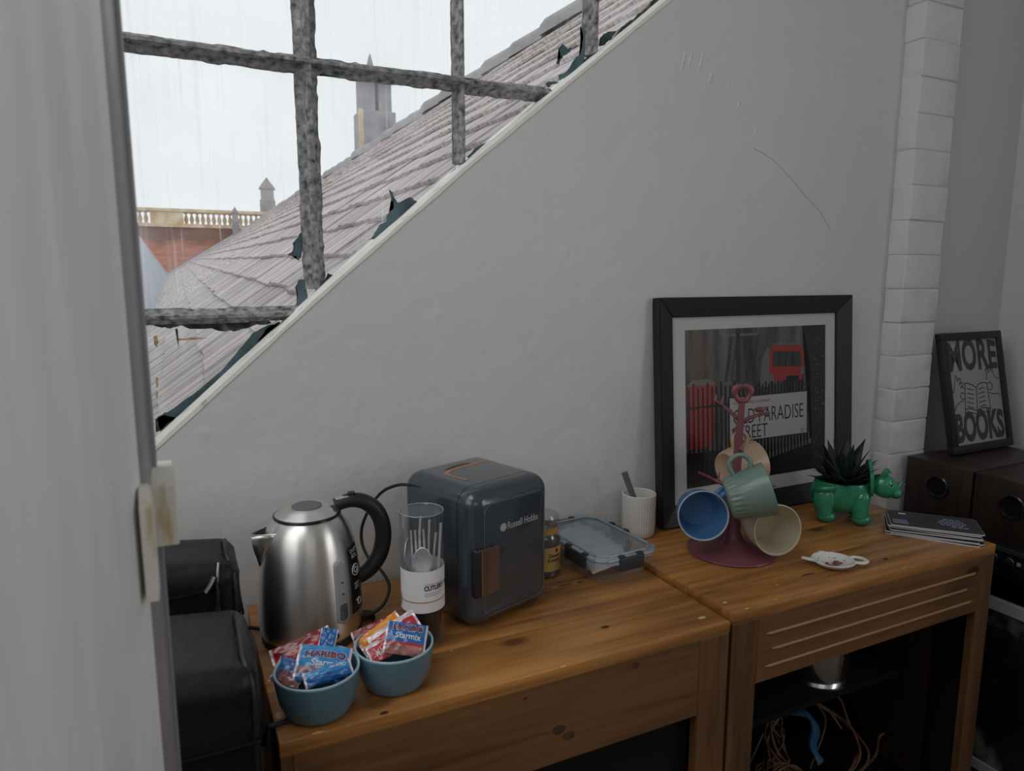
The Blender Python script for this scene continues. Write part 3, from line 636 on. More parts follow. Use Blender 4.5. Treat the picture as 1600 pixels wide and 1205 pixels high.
# ================================================================== CABINETS
TZ = 0.75; TZR = 0.7625
def cabinet(label, x0, x1, z, open_top, sl, sr, beads, inner='pine_up'):
    xc = (x0+x1)/2; t = empty('pine_cabinet', (xc, 1.185, 0)); tag(t, label, 'cabinet')
    W = x1-x0; y0, y1 = 0.95-1.185, 1.42-1.185
    ys = [y0, 1.085-1.185, 1.2255-1.185, y1]
    for k in range(3):
        a, b_ = ys[k]+(.0004 if k else 0), ys[k+1]-.0004
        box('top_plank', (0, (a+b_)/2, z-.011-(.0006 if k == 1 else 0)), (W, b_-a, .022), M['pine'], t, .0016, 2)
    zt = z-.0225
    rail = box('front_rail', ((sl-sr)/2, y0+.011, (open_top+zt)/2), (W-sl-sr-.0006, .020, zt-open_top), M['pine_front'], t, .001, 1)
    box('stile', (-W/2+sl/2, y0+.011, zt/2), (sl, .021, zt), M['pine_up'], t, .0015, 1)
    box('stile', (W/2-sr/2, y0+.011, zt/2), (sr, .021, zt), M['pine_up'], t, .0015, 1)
    for s in (-1, 1): box('side_panel', (s*(W/2-.0095), .011, zt/2), (.018, y1-y0-.024, zt), M[inner], t)
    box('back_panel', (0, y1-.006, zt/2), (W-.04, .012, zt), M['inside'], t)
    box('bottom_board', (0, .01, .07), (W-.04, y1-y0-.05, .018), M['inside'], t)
    box('plinth_rail', ((sl-sr)/2, y0+.011, .05), (W-sl-sr-.001, .02, .09), M['pine_front'], t)
    if beads:
        for (zz, xa, xb) in beads:
            tube('bead', [Vector((xa-xc, y0+.0005, zz)), Vector((xa-xc+.012, y0-.001, zz)), Vector((xb-xc-.012, y0-.001, zz)), Vector((xb-xc, y0+.0005, zz))], lambda q: .0030 if .05 < q < .95 else .0012, M['pine_edge'], rail, 8, straight=True)
    return t
cl = cabinet('left stained pine cabinet under the kettle and mini fridge', .092, .918, TZ, .574, .018, .071, None)
M['knot'] = speckle('wood_knot', [(.35, (.035, .015, .008)), (.6, (.10, .042, .018))], 60, bump=.2)
def knot(parent, c, rx, rz, axis):
    bm = bmesh.new(); n_ = 18; q_ = []
    for k_ in range(n_):
        a_ = 2*PI*k_/n_; jj = 1+random.uniform(-.12, .12)
        q_.append(bm.verts.new((c[0]+rx*jj*math.cos(a_), c[1] if axis == 'Y' else c[1]+rz*jj*math.sin(a_), c[2]+rz*jj*math.sin(a_) if axis == 'Y' else c[2])))
    bm.faces.new(q_); finish('knot', bm, M['knot'], parent)
for (x_, z_, a_, b_) in ((.545, .636, .012, .009), (.565, .619, .012, .008), (.250, .612, .005, .012), (.700, .715, .008, .006), (.48, .712, .004, .003)): knot(cl, (x_-.505, .95-1.185+.0004, z_), a_, b_, 'Y')
for (x_, y_, a_, b_) in ((.245, .957, .007, .004), (.690, 1.035, .009, .005), (.712, 1.226, .020, .0022), (.672, 1.227, .010, .0018), (.750, 1.224, .008, .003)): knot(cl, (x_-.505, y_-1.185, TZ+.0004), a_, b_, 'Z')
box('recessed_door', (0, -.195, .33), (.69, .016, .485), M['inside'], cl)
cr_ = cabinet('right stained pine cabinet with three beads along its front rail', .926, 1.752, TZR, .600, .066, .052, ((.702, 1.014, 1.683), (.667, 1.032, 1.655), (.632, 1.014, 1.677)), 'inside')  # side panels near-black too, their shade is in the colour
M['chip'] = pm('bare_wood_chip', (.62, .45, .22), .6)
for cab_, pts_ in ((cl, ((.552, .9515, .006, .0035), (.878, .985, .010, .005), (.640, 1.075, .003, .002), (.400, 1.08, .003, .002), (.10, 1.02, .004, .012), (.145, .953, .010, .0025))), (cr_, ((.965, .957, .006, .003), (.944, .995, .006, .004), (1.045, .962, .004, .0025), (1.10, 1.01, .002, .006), (1.66, .9525, .005, .002), (1.42, .953, .004, .002)))):
    for (x_, y_, a_, b_) in pts_:
        bm = bmesh.new(); bm.faces.new([bm.verts.new((x_-cab_.location.x+a_*math.cos(k_*PI/5)*random.uniform(.7, 1.1), y_-1.185+b_*math.sin(k_*PI/5)*random.uniform(.7, 1.1), (TZ if cab_ is cl else TZR)+.0004)) for k_ in range(10)]); finish('bare_chip', bm, M['chip'], cab_)
for (x_, y_, a_, b_) in ((1.43, 1.005, .007, .004), (1.20, 1.02, .02, .003)): knot(cr_, (x_-1.339, y_-1.185, TZR+.0004), a_, b_, 'Z')
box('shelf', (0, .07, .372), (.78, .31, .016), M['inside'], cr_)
for s in (1.690,): box('inner_upright', (s-1.339, .03, .33), (.014, .34, .48), M['walnut'], cr_)  # upright takes the dark veneer so it looks shaded

# ------------------------------------------------------------------ things inside the right cabinet
t = empty('steel_bowl', (1.44, 1.18, .3805)); tag(t, 'shiny steel pot on the shelf inside the right cabinet', 'pot')
lathe('body', [(0, .003), (.070, .003), (.074, .012), (.076, .09), (.079, .092), (.074, .09), (.071, .014), (0, .008)], M['chrome'], t, 40)
lathe('base_ring', [(.070, 0), (.0795, .0), (.0795, .006), (.072, .008)], M['chrome'], t, 40)
def coil(name, label, c, R, n, m, r, tilt, seed, jit=.02):
    rnd = random.Random(seed); pts = []
    for k in range(n*9):
        a = 2*PI*k/9; rr = R*(1+rnd.uniform(-.14, .14))
        pts.append(Vector((rr*math.cos(a), rr*math.sin(a)*.8, rnd.uniform(0, jit)+jit*k/(n*9))))
    rot = Matrix.Rotation(tilt, 3, 'X'); pts = [rot @ p for p in pts]; zm = min(p.z for p in pts)
    o = tube(name, [p-Vector((0, 0, zm-r)) for p in pts], r, m, None, 6, n=4); o.location = c
    tag(o, label, 'cable', 'coiled cables in the right cabinet'); return o
coil('coiled_cable', 'large loosely coiled brown cable inside the right cabinet', (1.46, 1.22, .08), .135, 4, M['cable'], .0035, .75, 3, .05)
coil('coiled_cable', 'small tightly wound brown cable bundle inside the right cabinet', (1.29, 1.18, .08), .062, 10, M['cable'], .0025, 1.1, 5, .05)
coil('coiled_cable', 'dark brown cable coil at the rear of the right cabinet', (1.32, 1.30, .08), .10, 5, M['cable'], .003, .9, 8, .06)
o = tube('loose_cable', [(1.20, 1.2, .085), at(1205, 1120, 1.93), at(1240, 1068, 1.86), at(1268, 1070, 1.86), at(1273, 1095, 1.88), at(1290, 1130, 1.92), (1.47, 1.2, .085)], .0028, M['cable'], None, 6); tag(o, 'single brown cable arching up to the shelf in the right cabinet', 'cable')
o = tube('loose_cable', [(1.50, 1.12, .085), at(1365, 1185, 1.93), at(1374, 1152, 1.93), at(1388, 1146, 1.93), at(1396, 1152, 1.93)], .004, M['cable'], None, 6); tag(o, 'short stiff brown cable with bent end near the right upright', 'cable')
t = tube('blue_wrapper', [at(1218, 1118, 1.95), at(1240, 1112, 1.92), at(1262, 1118, 1.90), at(1274, 1140, 1.88), at(1270, 1165, 1.87), at(1282, 1192, 1.86)], lambda q: .010+.010*abs(math.sin(q*7)), M['blue_wrap'], None, 6, flat=.35); tag(t, 'crumpled blue plastic wrapper twisted through the cables', 'wrapper')
for k in range(6):
    o = box('record_case', (1.50+k*.029, 1.30, .389+.085), (.024, .17, .165+.012*(k % 2)), pm('dark_case_%d' % k, (.016+.006*(k % 3), .017+.004*(k % 2), .020), .4), None, .002, 2); tag(o, 'dark upright case standing on the shelf in the right cabinet', 'case', 'dark cases on the cabinet shelf')
    o.location.z = .006*(k % 2)

# ================================================================== BAGS left of the cabinet
def bag(label, x0, x1, y0, y1, z1, name='instrument_case'):
    t = empty(name, ((x0+x1)/2, (y0+y1)/2, 0)); tag(t, label, 'bag')
    W, D = x1-x0, y1-y0
    def shell(nm, zs, ze, grow, m, rr):
        bm = bmesh.new(); bm_box(bm, (0, 0, (zs+ze)/2), (W+grow, D+grow, ze-zs), 0, 0, 1)
        up = [e for e in bm.edges if all(v.co.z > ze-.001 for v in e.verts)]; vt = [e for e in bm.edges if abs(e.verts[0].co.z-e.verts[1].co.z) > .01]
        bmesh.ops.bevel(bm, geom=up+vt, offset=rr, segments=5, profile=.5, affect='EDGES')
        bmesh.ops.subdivide_edges(bm, edges=[e for e in bm.edges if e.calc_length() > .05], cuts=4, use_grid_fill=True)
        rnd = random.Random(len(label))
        for v in bm.verts:
            v.co.z += .010*math.sin(v.co.x*22+1)*(v.co.z > ze-.03)+.012*(v.co.x/W)*(v.co.z > ze-.06); v.co += Vector((rnd.uniform(-.001, .001), rnd.uniform(-.0015, .0015), 0))
        return autosmooth(finish(nm, bm, m, t), 60)
    shell('body', 0, z1-.065, -.004, M['fabric'], .02)
    cap = shell('top_flap', z1-.10, z1, 0, M['vinyl'], .03)
    ring = rrect(W+.004, D+.004, .03)
    tube('zip', [(x, y, z1-.101) for x, y in ring], .0022, M['fabric'], t, 6, True, 2)
    tube('piping', [(W/2-.012, -D/2+.012, z1-.2), (W/2-.008, -D/2+.008, z1-.05), (W/2-.016, -D/2+.035, z1-.006), (W/2-.016, 0, z1+.004), (W/2-.016, D/2-.04, z1-.006)], .004, M['black'], cap, 6)
    return t
b1 = bag('black nylon case with zip pull, standing behind the larger case', -.33, .066, 1.13, 1.28, .962)
pull = tube('zip_pull', [(.160, -.0765, .940), (.154, -.0800, .930), (.146, -.0810, .919)], .0048, M['zip'], b1, 6, flat=.5)
tube('zip_tab', [(.163, -.0770, .930), (.164, -.0810, .908), (.160, -.0820, .886)], .0065, M['black'], b1, 6, flat=.4)
tube('zip_line', [(.168, -.0640, .957), (.165, -.0755, .938), (.163, -.0762, .90), (.165, -.0740, .76)], .0022, M['zip'], b1, 6)
tube('flap_seam', [(-.19, -.0765, .918), (.0, -.0770, .914), (.150, -.0765, .918)], .0022, M['fabric'], b1, 6)
bag('large black vinyl topped case nearest the door', -.33, .066, .86, 1.07, .925)

# ================================================================== KETTLE
KC = (.191, 1.253, TZ); kt = empty('electric_kettle', KC, math.radians(-8.4)); tag(kt, 'brushed steel electric kettle with black loop handle', 'kettle')
KP = [(.0, .012), (.086, .012), (.0905, .020), (.0920, .035), (.0918, .07), (.0900, .11), (.0865, .15), (.0815, .18), (.0745, .203), (.0660, .219), (.0590, .226), (.0560, .228)]
lathe('body', KP, M['steel'], kt, 72)
def kr(z):
    for (r0, z0), (r1, z1) in zip(KP[1:-1], KP[2:]):
        if z <= z1: return r0+(r1-r0)*(z-z0)/max(z1-z0, 1e-6)
    return KP[-1][0]
lathe('base', [(0, 0), (.086, 0), (.089, .004), (.0885, .012), (.084, .0135), (0, .0135)], M['black'], kt, 60)
lid = lathe('lid', [(.057, .226), (.0575, .2305), (.054, .2335), (.050, .2345), (.044, .2395), (.030, .2425), (.0255, .2428), (0, .2428)], M['steel'], kt, 60)
tube('lid_seal', [(.0565*math.cos(a*PI/12), .0565*math.sin(a*PI/12), .2290) for a in range(24)], .0030, M['black_gloss'], lid, 8, True, 2)
lathe('lid_button', [(.0265, .2425), (.0265, .2445), (.024, .2455), (0, .2458)], M['grey_plastic'], lid, 40)
def kpt(a, z, off=0): r = kr(z)+off; a = math.radians(a); return Vector((r*math.sin(a), -r*math.cos(a), z))
# spout: open V-shaped beak on the front left
bm = bmesh.new(); SA = -74; n = 8; left = []; right = []; mid = []
sd = Vector((math.sin(math.radians(SA)), -math.cos(math.radians(SA)), 0)); sq = Vector((-sd.y, sd.x, 0))
for k in range(n+1):
    t_ = k/n; zz = .150+(.2110-.150)*t_; wdt = 24*t_**.8
    left.append(bm.verts.new(kpt(SA-wdt, zz, -.0012))); right.append(bm.verts.new(kpt(SA+wdt, zz, -.0012)))
    out = kr(zz)+.001+.027*t_**1.1; cz_ = zz-.002*t_
    mid.append((bm.verts.new(sd*out-sq*(.0005+.0045*t_)*-1+Vector((0, 0, cz_))), bm.verts.new(sd*out+sq*(.0005+.0045*t_)*-1+Vector((0, 0, cz_)))))
s0 = (left[-1].co-mid[-1][0].co).length > (left[-1].co-mid[-1][1].co).length
for k in range(n):
    i0, i1 = (1, 0) if s0 else (0, 1)
    bm.faces.new((left[k], left[k+1], mid[k+1][i0], mid[k][i0])); bm.faces.new((right[k], mid[k][i1], mid[k+1][i1], right[k+1])); bm.faces.new((mid[k][0], mid[k+1][0], mid[k+1][1], mid[k][1]))
lip = [left[-1].co.copy(), mid[-1][i0].co.copy(), mid[-1][i1].co.copy(), right[-1].co.copy()]
hole = [(p.x*.985, p.y*.985) for p in lip]
sp = autosmooth(finish('spout', bm, M['steel'], kt), 50); so = sp.modifiers.new('thick', 'SOLIDIFY'); so.thickness = .0016; so.offset = 0
prism('spout_dark', [(p[0], p[1]) for p in hole]+[(hole[3][0]*.9, hole[3][1]*.9), (hole[0][0]*.9, hole[0][1]*.9)], .2010, .2020, M['black'], kt, 'Z')  # black plate stands in for the dark inside of the spout
tube('spout_rim', lip, .0013, M['chrome'], kt, 6, straight=True)
hp = [(.050, .012, .236), (.078, .016, .2415), (.106, .018, .234), (.128, .020, .210), (.137, .021, .172), (.130, .020, .132), (.112, .017, .106), (.094, .014, .094), (.082, .012, .090)]
tube('handle', hp, lambda q: .0125+.004*math.sin(PI*q), M['black'], kt, 14, n=6, flat=.95)
tube('handle_cap', [(.050, .012, .2475), (.066, .014, .2495), (.082, .016, .2520)], lambda q: .010-.002*q, M['chrome'], kt, 10, flat=.35)
box('boil_switch', (.080, .016, .2545), (.014, .016, .006), M['black_gloss'], kt, .002, 2)
def kpatch(name, a0, a1, z0, z1, off, m, parent, rad=0, n=10):
    """curved panel on the kettle wall; rounded ends when rad > 0"""
    bm = bmesh.new(); nz = 24; rows_ = []
    for j in range(nz+1):
        z = z0+(z1-z0)*j/nz; sh = 1.0
        if rad:
            d = min(z-z0, z1-z)
            if d < rad: sh = max(.08, math.sqrt(max(0, 1-((rad-d)/rad)**2)))
        am = (a0+a1)/2; hw = (a1-a0)/2*sh
        rows_.append([bm.verts.new(kpt(am-hw+2*hw*i/n, z, off)) for i in range(n+1)])
    for j in range(nz):
        for i in range(n): bm.faces.new((rows_[j][i], rows_[j][i+1], rows_[j+1][i+1], rows_[j+1][i]))
    o = autosmooth(finish(name, bm, m, parent), 60); s_ = o.modifiers.new('thick', 'SOLIDIFY'); s_.thickness = .0012; return o
M['gauge_rim'] = pm('gauge_rim', (.50, .50, .49), .35, .4); M['gauge'] = pm('water_gauge', (.32, .345, .355), .12, coat=.5); M['water'] = pm('gauge_water', (.085, .10, .105), .1, coat=.5)
gr = kpatch('water_gauge', 27, 44, .046, .166, .0012, M['gauge_rim'], kt, .012)
kpatch('gauge_window', 30, 41, .052, .160, .0022, M['gauge'], gr, .006); kpatch('gauge_water_level', 30.5, 40.5, .053, .084, .0028, M['water'], gr, .004)
for z in (.071, .100, .121): kpatch('gauge_mark', 34.5, 37, z, z+.0022, .0034, M['ink'], gr, 0, 2)
lb = kpatch('side_label', 50, 74, .054, .176, .0012, M['black_gloss'], kt, 0)
def kwarp(a0, z0, off): return lambda x, y, d: kpt(a0+math.degrees(x/.089), z0+y, off+d)
text('label_lettering', 'QUIET', M['white_print'], lb, .026, .0075, kwarp(54, .1625, .0014)); text('label_lettering', 'BOIL', M['white_print'], lb, .019, .0075, kwarp(56, .1535, .0014))
for (z, w_) in ((.106, 10), (.1015, 9), (.097, 10), (.075, 5)): kpatch('label_line', 56, 56+w_, z, z+.0022, .0024, M['grey_ink'], lb, 0, 3)
tube('label_symbol', [kpt(60+7*math.cos(a*PI/6), .132+.010*math.sin(a*PI/6), .0026) for a in range(12)], .0008, M['white_print'], lb, 5, True, 2)
tube('label_symbol', [kpt(60+3.5*math.cos(a*PI/6), .132+.005*math.sin(a*PI/6), .0026) for a in range(12)], .0008, M['white_print'], lb, 5, True, 2)
tube('label_symbol', [kpt(62+3.5*math.cos(a*PI/6), .072+.006*math.sin(a*PI/6), .0026) for a in range(12)], .0009, M['white_print'], lb, 5, True, 2)
kpatch('lower_badge', 22, 29, .022, .034, .0012, M['black_gloss'], kt, .006)
kpatch('base_tab', 90, 106, .001, .012, .030, M['black'], kt)
tube('base_foot', [(.078, .02, .010), (.098, .024, .010), (.112, .027, .007)], lambda q: .014-.004*q, M['black'], kt, 10, flat=.5, ref=(0, 0, 1))

# ================================================================== MINI FRIDGE
FA = math.radians(18); FW_, FD, FH = .208, .222, .270
fcx, fcy = .452+FW_/2*math.cos(FA)-FD/2*math.sin(FA), 1.108+FW_/2*math.sin(FA)+FD/2*math.cos(FA)
fr = empty('mini_fridge', (fcx, fcy, TZ), FA); tag(fr, 'slate blue mini fridge with ridged wooden door handle', 'fridge')
def rbox(name, c, s, r, m, parent, seg=8):
    bm = bmesh.new(); bm_box(bm, c, s, 0, r, seg); return autosmooth(finish(name, bm, m, parent), 60)
bm = bmesh.new(); bm_box(bm, (0, 0, FH/2+.002), (FW_, FD, FH-.004), 0, 0)
bmesh.ops.bevel(bm, geom=list(bm.edges), offset=.034, segments=8, profile=.5, affect='EDGES')
# split off the front 45 mm as the door
geom = list(bm.verts)+list(bm.edges)+list(bm.faces); bmd = bm.copy()
yc = -FD/2+.042
r = bmesh.ops.bisect_plane(bm, geom=geom, plane_co=(0, yc+.0008, 0), plane_no=(0, 1, 0), clear_inner=True); bmesh.ops.holes_fill(bm, edges=[e for e in bm.edges if e.is_boundary])
r = bmesh.ops.bisect_plane(bmd, geom=list(bmd.verts)+list(bmd.edges)+list(bmd.faces), plane_co=(0, yc-.0008, 0), plane_no=(0, 1, 0), clear_outer=True); bmesh.ops.holes_fill(bmd, edges=[e for e in bmd.edges if e.is_boundary])
autosmooth(finish('body', bm, M['fridge'], fr), 50); dr = autosmooth(finish('door', bmd, M['fridge'], fr), 50)
box('door_gasket', (0, yc, FH/2), (FW_-.03, .006, FH-.03), M['black'], fr)
ol = [(x, -FD/2-.0002, z) for x, z in rrect(FW_-.052, FH-.056, .020, 6, .003, FH/2)]
tube('door_seam', ol, .0007, M['fridge_line'], dr, 6, True, 2)
# handle: recess and ridged wooden grip on the left edge of the door
hz = .117
rbox('handle_recess', (-FW_/2+.031, -FD/2+.006, hz), (.050, .018, .094), .006, M['black'], dr, 3)
bm = bmesh.new(); poly = []
nr = 11
for k in range(nr*4+1):
    x = -.021+.042*k/(nr*4); poly.append((x, -.0045-.0012*abs(math.sin(PI*k/4))))
poly += [(.021, .006), (-.021, .006)]
a = [bm.verts.new((p[0], p[1], -.043)) for p in poly]; b_ = [bm.verts.new((p[0], p[1], .043)) for p in poly]
bm.faces.new(a); bm.faces.new(b_[::-1])
for i in range(len(poly)): bm.faces.new((a[i], b_[i], b_[(i+1) % len(poly)], a[(i+1) % len(poly)]))
finish('wood_grip', bm, M['handle_wood'], dr, loc=(-FW_/2+.0395, -FD/2-.0015, hz))
fwarp = lambda x0, z0: (lambda x, y, d: Vector((x0+x, -FD/2-.0003-d, z0+y)))
text('brand_lettering', 'Russell Hobbs', M['print_grey'], dr, .080, .0140, fwarp(-.017, .184), offset=.012)
bm = bmesh.new(); bmesh.ops.create_circle(bm, cap_ends=True, segments=24, radius=.0080, matrix=Matrix.Translation((-.028, -FD/2-.0005, .1905)) @ Matrix.Rotation(PI/2, 4, 'X')); finish('brand_emblem', bm, M['print_grey'], dr)
# copper-edged carrying handle let into the top
def flat_ribbon(name, pts, wid, z, m, parent):
    P = spline(pts, 8); bm = bmesh.new(); prev = None
    for i, p in enumerate(P):
        tt = (P[min(i+1, len(P)-1)]-P[max(i-1, 0)]).normalized(); nn = Vector((-tt.y, tt.x, 0)); ww = wid(i/(len(P)-1)) if callable(wid) else wid
        cur = [bm.verts.new((p.x+nn.x*ww, p.y+nn.y*ww, z)), bm.verts.new((p.x-nn.x*ww, p.y-nn.y*ww, z)), bm.verts.new((p.x-nn.x*ww, p.y-nn.y*ww, z-.002)), bm.verts.new((p.x+nn.x*ww, p.y+nn.y*ww, z-.002))]
        if prev:
            for k in range(4): bm.faces.new((prev[k], prev[(k+1) % 4], cur[(k+1) % 4], cur[k]))
        prev = cur
    return finish(name, bm, m, parent)
def floc(x, y): v = Vector((x-fcx, y-fcy, 0)); v.rotate(Matrix.Rotation(-FA, 3, 'Z')); return v
cp = [floc(*p) for p in ((.572, 1.310), (.540, 1.300), (.505, 1.287), (.473, 1.270), (.458, 1.251), (.462, 1.229), (.480, 1.195))]
flat_ribbon('carry_handle_trim', cp, lambda q: .0045 if .15 < q < .7 else .0028, FH+.0006-.002+.002, M['copper'], fr)
flat_ribbon('carry_handle_slot', [p+Vector((-.006, .010, 0)) for p in cp[1:4]], lambda q: .006*math.sin(PI*min(max(q, .02), .98)), FH+.0003, M['black'], fr)

# ================================================================== CUTLERY TUBE
TC = (.368, 1.137, TZ); R_ = .0385
tb = empty('cutlery_tube', TC, math.radians(-17)); tag(tb, 'clear plastic tube of cutlery with white paper band', 'tube')
lathe('tube_wall', [(.0, .0006), (R_-.001, .0006), (R_-.0004, .003), (R_-.0004, .236)], M['clear'], tb, 48)
lathe('cap', [(R_+.0006, .226), (R_+.0006, .2445), (R_-.001, .2455), (R_-.003, .2435), (0, .2430)], M['clear'], tb, 48)
tube('cap_rim', [((R_)*math.cos(a*PI/16), R_*math.sin(a*PI/16), .2450) for a in range(32)], .0011, M['lid_rim'], tb, 6, True, 1)
lathe('paper_band', [(R_+.0004, .070), (R_+.0004, .146)], M['paper'], tb, 64)
lathe('band_stripe', [(R_+.0007, .0888), (R_+.0007, .0908)], M['orange_ink'], tb, 64)
lathe('black_holder', [(0, .002), (.026, .002), (.030, .01), (.034, .075), (0, .078)], pm('smoked_holder', (.008, .007, .006), .35, spec=.2), tb, 40)
def twarp(a0, z0): return lambda x, y, d: Vector(((R_+.0006+d)*math.sin(math.radians(a0)+x/R_), -(R_+.0006+d)*math.cos(math.radians(a0)+x/R_), z0+y))
text('band_lettering', 'CUTLERY', M['ink'], tb, .040, .0092, twarp(2, .1108), offset=.04)
text('band_lettering', 'TO GO', M['ink'], tb, .026, .0085, twarp(68, .1108), offset=.04)
for z, w_ in ((.1215, .036), (.1050, .034), (.1010, .030)):
    bm = bmesh.new(); v = [[bm.verts.new(twarp(4, z)(w_*i/12, h, .0001)) for h in (0, .0013)] for i in range(13)]
    for i in range(12): bm.faces.new((v[i][0], v[i+1][0], v[i+1][1], v[i][1]))
    finish('small_print', bm, M['grey_ink'], tb)
for k in range(5):
    bm = bmesh.new(); v = [[bm.verts.new(twarp(-84+k*3.2, z)(.0008*i, 0, .0002)) for i in range(2)] for z in (.078, .098)]
    bm.faces.new((v[0][0], v[0][1], v[1][1], v[1][0])); finish('barcode_bar', bm, M['ink'], tb)
Tm = Matrix.Translation(TC) @ Matrix.Rotation(math.radians(-17), 4, 'Z')
def stand(o, x, y, lean_x, lean_y, rz, z=.079):
    o.matrix_world = Tm @ Matrix.Translation((x, y, z)) @ Matrix.Rotation(lean_y, 4, 'Y') @ Matrix.Rotation(lean_x, 4, 'X') @ Matrix.Rotation(rz, 4, 'Z'); return o
def spoon(label):
    bm = bmesh.new(); n = 18; prev = None
    for i in range(n+1):
        t_ = i/n; z = .0+.105*t_
        wdt = .0032 if t_ < .45 else .0032+.0150*math.sin(PI*min(1, (t_-.45)/.55*.93+.02))
        if i == n: wdt = .002
        cup_ = .006*math.sin(PI*max(0, (t_-.45)/.55))
        row = [bm.verts.new((wdt*s, cup_*(1-s*s), z)) for s in (-1, -.6, 0, .6, 1)]
        if prev:
            for k in range(4): bm.faces.new((prev[k], prev[k+1], row[k+1], row[k]))
        prev = row
    o = autosmooth(finish('spoon', bm, M['cutlery']), 60); s_ = o.modifiers.new('thick', 'SOLIDIFY'); s_.thickness = .0012; tag(o, label, 'spoon'); return o
stand(spoon('steel spoon facing out at the front of the cutlery tube'), -.002, -.020, 0.0, .02, 0)
stand(spoon('second steel spoon curving at the left rear of the cutlery tube'), -.022, .012, 0, -.02, 1.2, .085)
bm = bmesh.new()
bm_box(bm, (0, 0, .030), (.006, .0015, .06)); bm_box(bm, (0, 0, .075), (.026, .0015, .030), 0, .0005, 1)
for k in range(4): bm_box(bm, (-.0110+.00733*k, 0, .112), (.0036, .0015, .050))
o = finish('fork', bm, M['cutlery']); tag(o, 'steel fork with four tines up in the cutlery tube', 'fork'); stand(o, -.004, -.004, -.03, -.03, .1, .072)
for k, (x, y, ly, L_) in enumerate(((.008, .005, .07, .145), (.012, -.004, .17, .125), (-.012, .012, .12, .15))):
    o = tube('metal_straw', [(0, 0, 0), (0, 0, L_*.6), (.0, .001, L_)], .0021, M['cutlery'], None, 10); tag(o, ('tall thin steel straw leaning to the tube centre', 'shorter steel straw slanting right in the tube', 'thin steel straw rising to the top left of the tube')[k], 'straw'); stand(o, x, y, 0, ly*.6, 0)
br = empty('straw_brush'); tag(br, 'thin straw cleaning brush at the right of the cutlery tube', 'brush'); stand(br, .024, -.012, 0, .065, 0)
tube('wire', [(0, 0, 0), (0, 0, .07), (0, 0, .145)], .0011, M['cutlery'], br, 6); lathe('bristles', [(0, .05)]+[(.0026 if k % 2 else .0018, .05+.095*k/60) for k in range(61)]+[(0, .146)], pm('bristle', (.45, .45, .48), .5), br, 10, ang=10)

# ================================================================== BOWLS OF SWEETS
def bowl(label, c):
    t = empty('sweet_bowl', (*c, TZ)); tag(t, label, 'bowl', 'blue grey sweet bowls')
    prof = [(0, .0), (.040, .0), (.046, .003), (.052, .012), (.0575, .028), (.0612, .048), (.0632, .067)]
    def rib(a, z): return 1+(.006*math.sin(a*40+z*260) if .008 < z < .026 else 0)
    lathe('body', [(0, 0), (.040, 0)]+[(.046+.0117*((k/8)**.75), .003+.025*k/8) for k in range(9)]+[(.0612, .048), (.0632, .067)], M['bowl'], t, 160, rib)
    lathe('rim', [(.0632, .067), (.0634, .0695), (.0620, .0708), (.0600, .0695), (.0595, .066)], M['bowl_rim'], t, 64)
    lathe('lining', [(.0597, .067), (.0575, .048), (.054, .028), (.046, .010), (0, .006)], M['bowl'], t, 48)
    return t
bowl('blue grey bowl of sweets nearest the cabinet corner', (.158, 1.010)); bowl('blue grey bowl of sweets in front of the cutlery tube', (.283, 1.030))
def packet(label, px, py, dep, w_, h_, roll, tilt, yaw, bands, puff=.006, texts=(), seed=1, curl=0):
    rnd = random.Random(seed)
    c = at(px, py, dep)+Vector((0, 0, .006))
    vd = (CAM-c).normalized()
    z = (vd*math.cos(tilt)+UP*math.sin(tilt)+RT*yaw).normalized(); x = RT-z*RT.dot(z); x.normalize(); y = z.cross(x)
    x2 = x*math.cos(roll)+y*math.sin(roll); y2 = -x*math.sin(roll)+y*math.cos(roll)
    mw = Matrix(((x2.x, y2.x, z.x, c.x), (x2.y, y2.y, z.y, c.y), (x2.z, y2.z, z.z, c.z), (0, 0, 0, 1)))
    t = empty('sweet_packet', mat=mw); tag(t, label, 'sweet packet', 'packets of sweets in the bowls')
    ph = [rnd.uniform(0, 6) for _ in range(4)]
    def surf(u, v, s=1):
        k = max(0, math.sin(PI*min(max((u+.5-.06)/.88, 0), 1)))**.6*max(0, math.sin(PI*(v+.5)))**.7
        wr = .0011*math.sin(u*19+ph[0])*math.cos(v*13+ph[1])+.0007*math.sin(v*31+u*9+ph[2])
        return Vector((u*w_, v*h_, s*puff*k+wr+curl*(v*v-.1)))
    nu, nv = 22, 14; used = []
    for m_, v0, v1, nm in bands:
        used.append((m_, v0, v1))
    bm = bmesh.new(); mats = []
    for m_, _, _ in used:
        if M[m_] not in mats: mats.append(M[m_])
    mats.append(M['crimp'])
    for s in (1, -1):
        g = [[bm.verts.new(surf(-.5+i/nu, -.5+j/nv, s)+Vector((0, 0, .0002*s))) for j in range(nv+1)] for i in range(nu+1)]
        for i in range(nu):
            for j in range(nv):
                f_ = bm.faces.new((g[i][j], g[i+1][j], g[i+1][j+1], g[i][j+1])); v = (j+.5)/nv
                for m_, v0, v1 in used:
                    if v0 <= v <= v1: f_.material_index = mats.index(M[m_])
                if i < 1 or i >= nu-1: f_.material_index = len(mats)-1
    bmesh.ops.remove_doubles(bm, verts=bm.verts, dist=.0003)
    me = bpy.data.meshes.new('wrapper'); bmesh.ops.recalc_face_normals(bm, faces=bm.faces); bm.to_mesh(me); bm.free()
    for mm in mats: me.materials.append(mm)
    o = bpy.data.objects.new('wrapper', me); link(o, t); autosmooth(o, 70)
    for (body, mt, u0, v0, tw, th, off, lift) in texts:
        text('wrapper_lettering', body, M[mt], t, tw*w_, th*h_, lambda X, Y, d: surf(u0+X/w_, v0+Y/h_)+Vector((0, 0, lift+d)), .0002, off)
    return t
